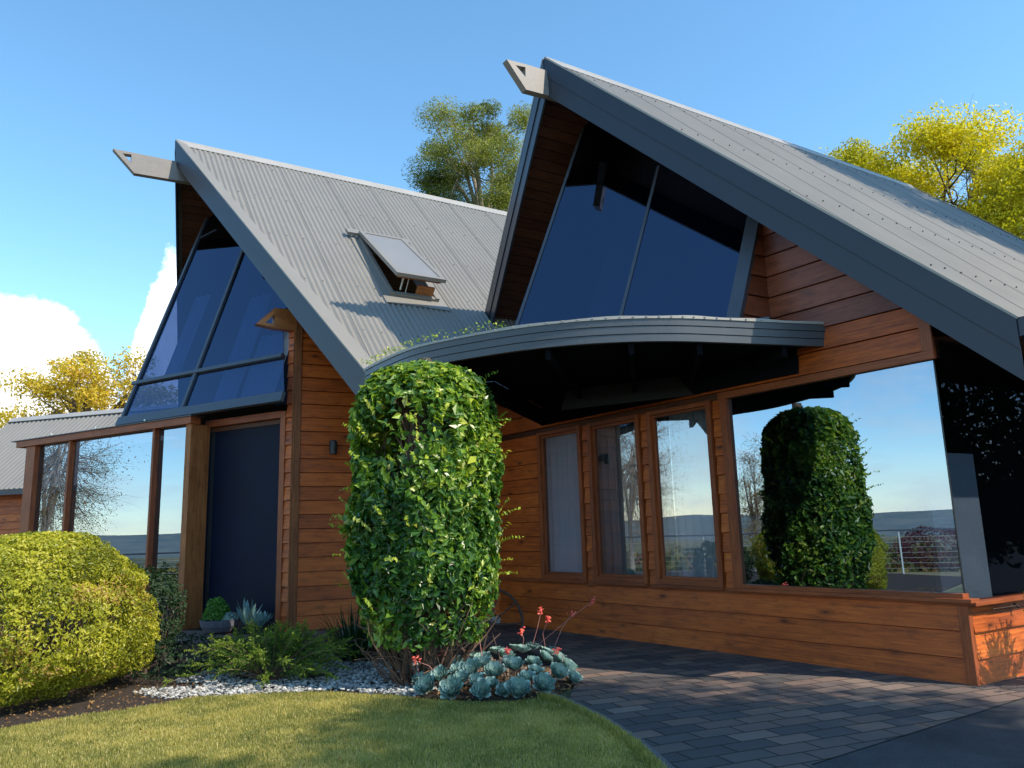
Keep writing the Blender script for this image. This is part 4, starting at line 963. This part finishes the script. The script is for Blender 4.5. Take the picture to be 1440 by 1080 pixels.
def rosette(R_, nl=34, seed=0, cup=.55):
    r_ = random.Random(seed); b = MB()
    for k in range(nl):
        a0 = k*2.39996; s0 = (k+1)/nl; l_ = R_*(.28+.72*s0**.8)*r_.uniform(.94, 1.06); el = math.radians(84-62*s0**.75); wd_ = l_*.25+.006
        d_ = V(math.cos(a0), math.sin(a0), 0); c = V(-math.sin(a0), math.cos(a0), 0); ax = d_*math.cos(el)+UP*math.sin(el); nn = np.cross(c, ax)*-1
        nn = nrm(np.cross(ax, c)); nn = nn if nn[2] > 0 or s0 < .2 else -nn
        b.rc = (min(1, max(0, .15+.55*(1-s0)+r_.uniform(-.15, .2)+(.5 if k > nl-5 else 0))), r_.random()); pr = None
        inward = nrm(UP*math.cos(el)-d_*math.sin(el))
        for i, (s_, wf) in enumerate(((0, .35), (.3, .62), (.6, .95), (.82, .88), (.95, .5), (1.0, .06))):
            p = d_*R_*.05+ax*l_*s_+inward*(.20*l_*s_*s_); ww = wd_*wf; up_ = inward*ww*cup*.6; th = -inward*wd_*.20*wf
            cur = (p-c*ww+up_, p, p+c*ww+up_, p+th)
            if pr: b.face([pr[0], pr[1], cur[1], cur[0]]); b.face([pr[1], pr[2], cur[2], cur[1]]); b.face([pr[0], cur[0], cur[3], pr[3]]); b.face([pr[2], pr[3], cur[3], cur[2]])
            pr = cur
    b.rc = None; return b
protos = []
for s_ in range(4):
    o = rosette(1., 50-3*s_, s_).build('rosette_succulent', M['succ'], smooth=True); protos.append(o)
def flowerstalk(parent, base, top):
    b = MB(); mid = (base+top)/2+V(random.gauss(0, .02), random.gauss(0, .02), .03); b.tube([base, mid, top], [.0035, .003, .0025], 5, False); fs = b.build('flower_stalk', M['stalk'], parent)
    b = MB()
    for k in range(9):
        p = top+V(random.gauss(0, .017), random.gauss(0, .017), random.gauss(0, .014)); d_ = nrm(V(random.gauss(0, .6), random.gauss(0, .6), .2)); b.tube([p-d_*.010, p, p+d_*.016], [.003, .0085, .004], 5)
    b.build('flowers', M['flower'], fs)
# (x, y, radius, tilt, height, note)
front = 'in the front row on the lawn edge'; back_ = 'in the middle of the clump'; pathside = 'beside the paving'
rs = []
rs_scale = 1.08
def put(x, y, z_, R_, where, stalk=None, k=[0]):
    pr = protos[k[0] % 4]; first = k[0] < 4; o = pr if first else pr.copy()
    if not first: COL.objects.link(o)
    k[0] += 1
    out = V(x+.15, y-6.75, 0); out = nrm(out) if out@out > 1e-4 else V(0, -1, 0)
    tiltv = Vector((0, 0, 1)).lerp(Vector((out[0], out[1], .25)), random.uniform(.35, .6) if where != back_ else random.uniform(.15, .4)); tiltv += Vector((0, -.25, 0))
    q = tiltv.normalized().to_track_quat('Z', 'Y').to_matrix() @ Matrix.Rotation(random.uniform(0, 6.28), 3, 'Z')
    o.matrix_world = Matrix.Translation((x, y, z_*.66)) @ q.to_4x4() @ Matrix.Scale(R_*rs_scale, 4)
    lb = {front: 'blue green rosette succulent in the front row along the lawn edge', back_: 'blue green rosette succulent in the middle of the clump below the creeper', pathside: 'blue green rosette succulent at the paving side of the clump'}[where]
    gp = {front: 'rosette succulents along the lawn', back_: 'rosette succulents in the clump', pathside: 'rosette succulents beside the paving'}[where]
    tag(o, lb, 'succulent', gp); rs.append((o, x, y, z_)); return o
for x, y, z_, R_ in ((-.70, 6.22, .09, .105), (-.50, 6.10, .08, .115), (-.285, 6.06, .08, .095), (-.13, 6.16, .05, .07), (-.02, 5.98, .09, .11), (.16, 6.12, .10, .105), (-.62, 6.36, .16, .10)): put(x, y, z_, R_, front)
for x, y, z_, R_ in ((-.38, 6.40, .20, .115), (-.20, 6.36, .19, .10), (-.05, 6.46, .22, .10), (-.52, 6.62, .22, .09), (-.30, 6.66, .26, .09), (-.12, 6.75, .28, .085), (.02, 6.95, .30, .08), (.10, 6.62, .22, .08), (.05, 6.30, .13, .08), (-.40, 6.9, .24, .08), (-.2, 7.1, .26, .08), (.1, 7.25, .26, .07), (-.22, 6.22, .10, .07)): put(x, y, z_, R_, back_)
for x, y, z_, R_ in ((.28, 6.42, .15, .095), (.36, 6.62, .16, .09), (.32, 6.85, .18, .085), (.22, 7.02, .24, .085), (.20, 6.78, .24, .075), (.33, 7.15, .17, .075), (.24, 7.4, .18, .075), (.40, 6.45, .08, .075), (.42, 6.95, .10, .07), (.44, 6.62, .05, .06), (.30, 7.6, .15, .07), (.12, 7.5, .22, .075)): put(x, y, z_, R_, pathside)
for x, y, z_, R_ in ((-.78, 6.48, .10, .085), (-.45, 6.28, .15, .08), (-.33, 6.22, .14, .075), (-.66, 6.78, .20, .08), (-.10, 6.55, .24, .075), (-.28, 6.52, .25, .08), (.12, 6.45, .16, .075), (-.48, 6.42, .22, .075), (-.04, 7.15, .28, .075), (.02, 6.12, .07, .06)): put(x, y, z_, R_, back_)
mound()
fl = [(-.92, 6.55, .34), (-.62, 6.62, .26), (-.10, 6.36, .30), (-.36, 6.75, .52), (.02, 6.9, .37), (.20, 7.25, .50), (.26, 7.3, .42), (.50, 7.6, .44), (.72, 7.9, .52), (.30, 6.55, .26), (-.82, 6.4, .24)]
inst = rs[:]
for i, (x, y, z_) in enumerate(fl):
    o, ox, oy, oz = min(inst, key=lambda q: (q[1]-x)**2+(q[2]-y)**2); inst = [q for q in inst if q[0] is not o]
    bpy.context.view_layer.update()
    o['label'] = o['label'].replace('rosette succulent', 'succulent with coral flower stalk')
    o['group'] = o['group'].replace('rosette succulents', 'flowering rosette succulents')
    b0, t0 = V(ox, oy, oz*.66), V(x, y, z_)
    m = o.matrix_world.copy()
    b = MB(); mid = (b0+t0)/2+V(random.gauss(0, .02), random.gauss(0, .02), .03); b.tube([b0, mid, t0], [.0035, .003, .0025], 5, False); fs = b.build('flower_stalk', M['stalk']); fs.parent = o; fs.matrix_parent_inverse = m.inverted()
    b = MB()
    for k in range(10):
        p = t0+V(random.gauss(0, .017), random.gauss(0, .017), random.gauss(0, .014)); d_ = nrm(V(random.gauss(0, .6), random.gauss(0, .6), .2)); b.tube([p-d_*.010, p, p+d_*.016], [.003, .0085, .004], 5)
    b.tube([t0-V(0, 0, .03), t0, t0+V(0, 0, .03)], [.004, .012, .004], 6); fh = b.build('flowers', M['flower']); fh.parent = fs; fh.matrix_parent_inverse = (m @ fs.matrix_parent_inverse).inverted() if False else Matrix.Identity(4)
# old rusty wheel behind the creeper foot
Wc = V(-.28, 7.75, .34); b = MB(); wa = nrm(V(.95, .30, 0)); pts = [Wc+wa*math.cos(t_)*.33+UP*math.sin(t_)*.33+V(0, .1, 0)*math.sin(t_) for t_ in np.linspace(0, 2*math.pi, 41)]
wh = thing('wagon_wheel', Wc-UP*.34, 'small rusty spoked wheel leaning in shadow at the foot of the creeper', 'wheel')
b.tube(pts, .014, 7, False); b.build('rim', M['rust'], wh)
b = MB()
for k in range(10):
    t_ = k*math.pi/5; b.tube([Wc, Wc+wa*math.cos(t_)*.32+UP*math.sin(t_)*.32+V(0, .1, 0)*math.sin(t_)], .007, 5, False)
b.tube([Wc-V(0, .04, 0), Wc+V(0, .04, 0)], .03, 10); b.build('spokes', M['rust'], wh)
# door mat by the far end of the drive wall
b = MB(); Mo = C0+UF*5.25+NF*.10+UP*.02; b.box(Mo, UF*.55, NF*.34, UP*.02)
for k in range(22): b.box(Mo+UF*(.01+k*.025)+NF*.01+UP*.02, UF*.014, NF*.32, UP*.006)
tag(b.build('door_mat', M['rust'], bevel=.002), 'flat dark mat on the paving against the drive wall', 'mat')

# ---- lawn, pebbles, litter
def inpoly(P, poly):
    x, y = P[:, 0], P[:, 1]; c = np.zeros(len(P), bool); n = len(poly)
    for i in range(n):
        x0, y0 = poly[i]; x1, y1 = poly[(i+1) % n]
        c ^= ((y0 > y) != (y1 > y)) & (x < (x1-x0)*(y-y0)/((y1-y0) if y1 != y0 else 1e-9)+x0)
    return c
def grass(n, x0, x1, y0, y1, h, edge=False):
    P = np.stack([rng.uniform(x0, x1, n), rng.uniform(y0, y1, n), np.full(n, .012)], 1)
    jig = (vnoise(P, 6., 3)-.5)*.06
    Q = P.copy(); Q[:, 1] += jig; P = P[inpoly(Q, lawn_poly) & (np.abs(P[:, 0]/np.maximum(P[:, 1], .1)) < .78)]
    n = len(P); a = rng.random(n)*2*np.pi; ln = rng.uniform(.05, .9, n)
    hh = h*(.5+.5*vnoise(P, 1.7, 8)+.5*rng.random(n)*vnoise(P, 9, 2))
    tip = P+np.stack([np.cos(a)*np.sin(ln)*hh, np.sin(a)*np.sin(ln)*hh, np.cos(ln)*hh], 1); w = .0022+P[:, 1]*.00022
    s_ = np.stack([-np.sin(a)*w, np.cos(a)*w, 0*a], 1)
    v = np.stack([P-s_, P+s_, tip], 1).reshape(-1, 3)
    rv = np.clip(.30*vnoise(P, 1.3, 4)+.35*vnoise(P, 7, 9)+.35*rng.random(n)-.02, 0, 1); rv[rng.random(n) < .07] = .97
    return v, np.stack([rv, rng.random(n)], 1)
gs = [grass(430000, -5.2, 1.1, 3.0, 6.7, .026), grass(26000, -9, -5, 2., 5., .03)]
# longer fringe along the edge of the paving
m = 9000; t_ = rng.random(m); ep = np.array([(.16, 6.02), (.29, 5.83), (.49, 5.28), (.62, 4.73), (.68, 4.27), (.80, 3.2)]); seg = t_*(len(ep)-1); i0 = np.minimum(seg.astype(int), len(ep)-2); f_ = (seg-i0)[:, None]
P = ep[i0]*(1-f_)+ep[i0+1]*f_; P = np.concatenate([P+rng.normal(0, .018, (m, 2))+np.array([-.015, 0]), np.full((m, 1), .012)], 1)
a = rng.random(m)*2*np.pi; ln = rng.uniform(.1, .9, m); hh = rng.uniform(.02, .055, m); tip = P+np.stack([np.cos(a)*np.sin(ln)*hh, np.sin(a)*np.sin(ln)*hh, np.cos(ln)*hh], 1); s_ = np.stack([-np.sin(a)*.003, np.cos(a)*.003, 0*a], 1)
gs.append((np.stack([P-s_, P+s_, tip], 1).reshape(-1, 3), np.stack([rng.uniform(.1, .7, m), rng.random(m)], 1)))
tag(leafobj('grass', gs, M['grassblade']), kind='stuff')
def pebbles(n, poly, size, name, mat):
    x = [p[0] for p in poly]; y = [p[1] for p in poly]
    P = np.stack([rng.uniform(min(x), max(x), n), rng.uniform(min(y), max(y), n), rng.uniform(.008, .030, n)], 1); P = P[inpoly(P, poly)]
    P = P[vnoise(P*np.array([1, 1, 0]), 3.2, 6) > .22]; n = len(P)
    ph = (1+5**.5)/2; ico = unit(np.array([(-1, ph, 0), (1, ph, 0), (-1, -ph, 0), (1, -ph, 0), (0, -1, ph), (0, 1, ph), (0, -1, -ph), (0, 1, -ph), (ph, 0, -1), (ph, 0, 1), (-ph, 0, -1), (-ph, 0, 1)], float))
    F_ = np.array([(0, 11, 5), (0, 5, 1), (0, 1, 7), (0, 7, 10), (0, 10, 11), (1, 5, 9), (5, 11, 4), (11, 10, 2), (10, 7, 6), (7, 1, 8), (3, 9, 4), (3, 4, 2), (3, 2, 6), (3, 6, 8), (3, 8, 9), (4, 9, 5), (2, 4, 11), (6, 2, 10), (8, 6, 7), (9, 8, 1)])
    s_ = size*rng.uniform(.5, 1.4, (n, 1, 1))*rng.uniform([.7, .7, .45], [1.3, 1.3, .8], (n, 3))[:, None, :]
    a = rng.random(n)*6.28; c, s = np.cos(a), np.sin(a); v = ico[None]*s_*(1+.12*rng.normal(0, 1, (n, 12, 1)))
    v = np.stack([v[..., 0]*c[:, None]-v[..., 1]*s[:, None], v[..., 0]*s[:, None]+v[..., 1]*c[:, None], v[..., 2]], -1)+P[:, None, :]
    v = v[:, F_, :].reshape(-1, 3); r = np.repeat(np.stack([rng.random(n), rng.random(n)], 1), 20, axis=0)
    tag(quickmesh(name, v, len(v)//3, 3, mat, r), kind='stuff')
pebbles(14000, [(-3.15, 6.7), (-2.75, 6.38), (-2.45, 6.42), (-1.4, 6.52), (-.8, 6.2), (-.55, 6.5), (-.75, 7.3), (-1.2, 8.2), (-1.9, 8.9), (-2.4, 8.6), (-2.9, 7.6)], .014, 'white_pebbles', M['pebble'])
def litter(n, poly, size, name):
    x = [p[0] for p in poly]; y = [p[1] for p in poly]
    P = np.stack([rng.uniform(min(x), max(x), n), rng.uniform(min(y), max(y), n), rng.uniform(.018, .034, n)], 1); P = P[inpoly(P, poly)]
    return leaves(P, np.tile(V(0, 0, 1), (len(P), 1)), size, .5, .3, .35)
lt = [litter(2600, [(-6, 4.4), (-3.4, 5.5), (-2.5, 6.3), (-2.6, 7), (-5, 7)], .030, ''), litter(130, [(-3, 3.6), (.5, 3.6), (.3, 5.9), (-2, 6.4), (-3, 5.5)], .024, ''), litter(120, [(.5, 6), (.7, 5), (3.2, 6), (.5, 9.5)], .022, ''), litter(500, [(-.8, 5.95), (.35, 6.0), (.45, 7.2), (-.8, 7)], .035, '')]
for l_ in lt[1:2]: l_[0][:, 2] += .02
tag(leafobj('fallen_leaves', lt, M['litter']), kind='stuff')

# ---- trees
def tree(name, base, crown, label, mat, bark, group=None, seed=0, nl=24000, size=.09, lean=(0, 0), th=.16, clumps=40, cs=.9, aspect=.45, twiggy=0, shellb=.35, cat='tree', up=.2, bare=False):
    """trunk > limbs reach clumps spread in the crown ellipsoid crown=(cx,cy,cz,rx,ry,rz)"""
    r_ = np.random.default_rng(seed); base = np.asarray(base, float); c = np.array(crown[:3], float); R_ = np.array(crown[3:], float)
    t = thing(name, base, label, cat, group)
    fork = base+(c-V(0, 0, R_[2]*.75)-base)*1.; b = MB()
    trunk = curvepts(base-UP*.3, fork, V(r_.normal(0, .15), r_.normal(0, .15), 0), 6); b.tube(trunk, [th*(1.15-.45*i/6) for i in range(7)], 10, False); b.build('trunk', bark, t)
    lb = MB(); pts = []
    for k in range(clumps):
        u = r_.normal(0, 1, 3); u /= np.linalg.norm(u); rad = (shellb+(1-shellb)*r_.random()**.6)
        pts.append(c+u*R_*rad)
    mains = []
    for k in range(7):
        u = r_.normal(0, 1, 3); u[2] = abs(u[2])*.8+.2; u /= np.linalg.norm(u); m_ = c+u*R_*.45*r_.uniform(.6, 1.1); mains.append(m_)
        lb.tube(curvepts(fork-UP*.1, m_, V(r_.normal(0, .12), r_.normal(0, .12), .1)*R_[0]*.4, 5), [th*.62*(1-.6*i/5) for i in range(6)], 7, False)
    sets = []; per = nl//clumps
    for p in pts:
        m_ = min(mains, key=lambda q: (q-p)@(q-p)); s0 = m_+(fork-m_)*r_.uniform(0, .35)
        cv = curvepts(s0, p, V(r_.normal(0, .1), r_.normal(0, .1), -.06)*R_[0]*.5, 4); lb.tube(cv, [th*.20, th*.16, th*.11, th*.07, th*.03], 5, False)
        ext = cs*r_.uniform(.55, 1.2)
        for j in range(5+twiggy):
            q = p+r_.normal(0, 1, 3)*ext*.55*np.array([1, 1, .6]); lb.tube(curvepts(cv[r_.integers(2, 5)], q, V(0, 0, .05), 3), [th*.06, th*.045, th*.03, th*.015], 3, False)
        if bare and r_.random() < .5: continue
        g = r_.normal(0, 1, (per, 3)); g /= np.maximum(np.linalg.norm(g, axis=1, keepdims=True), 1e-6); g *= r_.random((per, 1))**.45
        P = p+g*ext*np.array([1.08, 1.08, .68]); P[:, 2] += .12*ext*(r_.random(per))
        k_ = vnoise(P, 2.2/ext, seed+3) > .27; P = P[k_]; g = g[k_]
        tint = r_.normal(.0, .13); rv = np.clip(.45+tint+.3*(vnoise(P, 2.5, seed+5)-.5)+r_.normal(0, .16, len(P)), 0, 1)
        sets.append(leaves(P, g+V(0, 0, up), size, aspect, .2, .8, rv))
    lb.build('limbs', bark, t)
    if sets: leafobj('crown', sets, mat, t)
    return t
G_ = 'trees beyond the roofs'
tree('gum_tree', (-.4, 26, 0), (-.85, 26, 13.7, 2.7, 2.4, 2.6), 'tall open gum tree rising between the two gables', M['gum'], M['palebark'], G_, 5, 80000, .095, th=.17, clumps=62, cs=.70, aspect=.3, twiggy=3)
tree('yellow_tree', (11.0, 18.5, 0), (11.2, 18.5, 8.8, 3.3, 3., 2.4), 'bright yellow green tree behind the right hand roof', M['yellow'], M['bark'], G_, 9, 120000, .095, th=.13, clumps=70, cs=.88, shellb=.25, aspect=.5, twiggy=2)
tree('yellow_tree', (14.6, 17.6, 0), (13.4, 17.6, 7.2, 2.6, 2.6, 2.6), 'second yellow green tree past the end of the right hand roof', M['yellow'], M['bark'], G_, 12, 60000, .11, th=.22, clumps=36, cs=.85, aspect=.5)
tree('yellow_tree', (8.6, 19.0, 0), (8.9, 19.0, 9.1, 1.7, 1.6, 1.6), 'smaller yellow green tree nearest the ridge of the right hand roof', M['yellow'], M['bark'], G_, 10, 30000, .08, th=.14, clumps=30, cs=.7, aspect=.5, twiggy=2)
tree('bare_tree', (12.9, 19.8, 0), (12.6, 19.8, 10.4, .9, .8, 1.1), 'thin nearly bare tree top above the yellow foliage at the right', M['birch'], M['palebark'], G_, 14, 900, .07, th=.07, clumps=16, cs=.5, twiggy=8)
tree('golden_tree', (-14.9, 27, 0), (-14.6, 27, 5.6, 3.1, 2.6, 2.5), 'golden autumn tree behind the low wing at the left', M['gold'], M['bark'], G_, 21, 26000, .12, th=.2, clumps=44, cs=.9, aspect=.55, twiggy=2)
tree('golden_tree', (-17.6, 28, 0), (-17.6, 28, 3.4, 1.9, 1.6, 1.8), 'lower golden shrubby tree left of the tall golden one', M['gold'], M['bark'], G_, 22, 7000, .12, th=.12, clumps=22, cs=.7, aspect=.55)
tree('bare_tree', (-19.4, 27, 0), (-19.2, 27, 5.0, 1.6, 1.4, 2.0), 'leafless twiggy tree at the far left skyline', M['birch'], M['palebark'], G_, 24, 900, .08, th=.09, clumps=30, cs=.7, twiggy=9)
# trees of the garden outside the view: they shade the drive and show in the glass
tree('shade_tree', (8.6, -.2, 0), (8.15, -.05, 7.9, 2.35, 2.0, 1.7), 'broad yellow green tree shading the drive from the right', M['yellow'], M['bark'], None, 31, 50000, .15, th=.2, clumps=44, cs=.9)
tree('shade_tree', (12.5, 8.6, 0), (10.9, 8.2, 10.6, 2.6, 1.5, 1.8), 'tall yellow green tree standing over the end of the near roof', M['yellow'], M['bark'], None, 33, 42000, .13, th=.2, clumps=34, cs=.9)
tree('silver_birch', (-16.8, 11.9, -.5), (-16.8, 11.9, 3.6, 1.7, 1.6, 2.9), 'half bare silver birch beyond the garden railing', M['birch'], M['palebark'], None, 41, 20000, .05, th=.09, clumps=130, cs=.8, twiggy=14, shellb=.2)
tree('silver_birch', (-12.3, 7.75, -.3), (-12.3, 7.75, 2.0, .75, .65, 1.6), 'slender golden brown birch close to the garden railing', M['birch'], M['palebark'], None, 43, 9000, .045, th=.05, clumps=50, cs=.4, twiggy=8, shellb=.2)
bush('maroon_shrub', V(-12.6, 3.2, -.3), (1.3, 1.2), 1.0, 5000, .07, M['maroon'], 'maroon leaved shrub beyond the railing', 'shrub', 0, 40, (.1, .9), .2, seed=8)
bush('garden_shrub', V(-12.8, 6.2, -.3), (1.4, 1.5), .8, 5000, .07, M['gum'], 'olive green shrub beyond the railing', 'shrub', 0, 40, (.1, .9), .2, seed=9)
bush('garden_hedge', V(11.5, 8.2, 0), (2.2, 2.6), 7.6, 60000, .15, M['shrubdark'], 'tall dark evergreen hedge beyond the side of the house', 'hedge', 0, 60, (.1, .9), .15, seed=12)
def woodland():
    r_ = np.random.default_rng(77); sets = []
    for k in range(420):
        a = math.radians(r_.uniform(-135, -58)); d_ = 90*math.exp(r_.random()*2.0); x, y = math.sin(a)*d_, math.cos(a)*d_
        wq = min(1, max(0, (-x-11)/26.)); g_ = -9*wq*wq*(3-2*wq)-min(1, max(0, (d_-60)/500))*14
        h_ = r_.uniform(3., 8.)*(1+d_/700); n = 110; u = r_.normal(0, 1, (n, 3)); u /= np.linalg.norm(u, axis=1, keepdims=True)
        P = np.array([x, y, g_+h_*.45])+u*np.array([h_*.5*r_.uniform(.7, 1.6), h_*.5*r_.uniform(.7, 1.6), h_*.5])*(.6+.4*r_.random((n, 1)))
        sets.append(leaves(P, u, h_*.20, .6, .2, .5, np.full(n, r_.random())+r_.normal(0, .08, n)))
    tag(leafobj('far_woodland', sets, M['wood']), kind='stuff')
woodland()
HG = 'farmhouses on the far slope'
for k, (x, y, c_, lb) in enumerate(((-95, 22, 'cap', 'distant pale farmhouse low on the slope nearest the railing'), (-150, 4, 'curtain', 'distant long white house further down the valley'), (-128, 48, 'pale_metal', 'distant grey shed beside the far trees'))):
    wq = 1; z0 = -9-min(1, max(0, (math.hypot(x, y)-60)/500))*14; t = thing('farmhouse', (x, y, z0), lb, 'house', HG); w_, d_, h_ = 7+3*k, 5., 3.
    b = MB(); b.box(V(x, y, z0-1), V(d_, 0, 0), V(0, w_, 0), UP*(h_+1)); b.build('wall', M[c_], t)
    b = MB(); b.prism([V(x-.4, y-.4, z0+h_), V(x+d_+.4, y-.4, z0+h_), V(x+d_/2, y-.4, z0+h_+1.8)], V(0, w_+.8, 0)); b.build('roof', M['barge'], t)
    for q in range(3):
        b = MB(); b.box(V(x+d_, y+w_*(.15+.27*q), z0+1), V(.06, 0, 0), V(0, 1.2, 0), UP*1.2); b.build('window', M['black'], t)
# railing along the terrace edge
rl_ = thing('railing', (-10.6, 6, 0), 'steel terrace railing with raked posts at the edge of the garden', 'railing')
b = MB(); b.box(V(-10.63, -2, .98), V(.06, 0, 0), V(0, 17, 0), UP*.035); b.build('handrail', M['alu'], rl_)
for y in np.arange(-1.5, 15, 1.5):
    b = MB(); b.prism([V(-10.62, y, -.3), V(-10.54, y, -.3), V(-10.50, y, .0), V(-10.59, y, .98), V(-10.62, y, .98)], V(0, .03, 0)); b.build('post', M['pale_metal'], rl_)
b = MB()
for z_ in np.arange(.12, .95, .12): b.tube([V(-10.6, -2, z_), V(-10.6, 15, z_)], .003, 4)
b.build('wires', M['pale_metal'], rl_)

# ---- low wing at the far left: separate building
ow = thing('garden_wing', (-11.5, 18.5, 0), 'low cedar outbuilding with a pale corrugated roof behind the glass screen', 'outbuilding')
oa = vaz(106.5); on = vaz(106.5+90)     # ridge direction, towards the camera
E0 = V(-12.4, 18.6, 2.55)-oa*2.2
mb = MB(); pit = .0762*2; ru = -on*2.3+UP*2.14; rn_ = nrm(np.cross(oa, ru)); rn_ = rn_ if rn_[2] > 0 else -rn_
n = int(9.5/pit*8)
for i in range(n):
    a0, a1 = i*pit/8, (i+1)*pit/8; h0, h1 = .014*math.cos(a0/pit*2*math.pi), .014*math.cos(a1/pit*2*math.pi); mb.rc = (.5, .5)
    mb.face([E0+oa*a0+rn_*h0, E0+oa*a1+rn_*h1, E0+oa*a1+ru+rn_*h1, E0+oa*a0+ru+rn_*h0])
mb.rc = None; wr = mb.build('roof', M['roof'], ow)
mb = MB(); mb.box(E0+ru-on*.0+rn_*.02, oa*9.5, on*.15-UP*.13, rn_*.02); mb.build('ridge_cap', M['cap'], wr)
mb = MB(); mb.prism([E0+ru-UP*.03, E0+ru-on*2.1-UP*2.1, E0+ru-on*2.1-UP*2.2, E0+ru-UP*.12], oa*9.5); mb.build('rear_roof', M['roof'], ow)
mb = MB(); mb.box(E0-UP*.14+on*.02, oa*9.5, on*.03, UP*.13); mb.build('gutter', M['barge'], ow)
W0 = V(E0[0], E0[1], 0)-on*.35+oa*.3
mb = MB(); boards(mb, W0, oa, on, 0, 2.5, .18, lambda z: [(0, 9)]); mb.build('wall', M['cedar'], ow)
mb = MB(); mb.box(W0-on*.021, oa*9, -on*.1, UP*2.5); mb.box(W0-on*3.6, oa*9, -on*.1, UP*2.5); mb.build('wall_core', M['soffit'], ow)
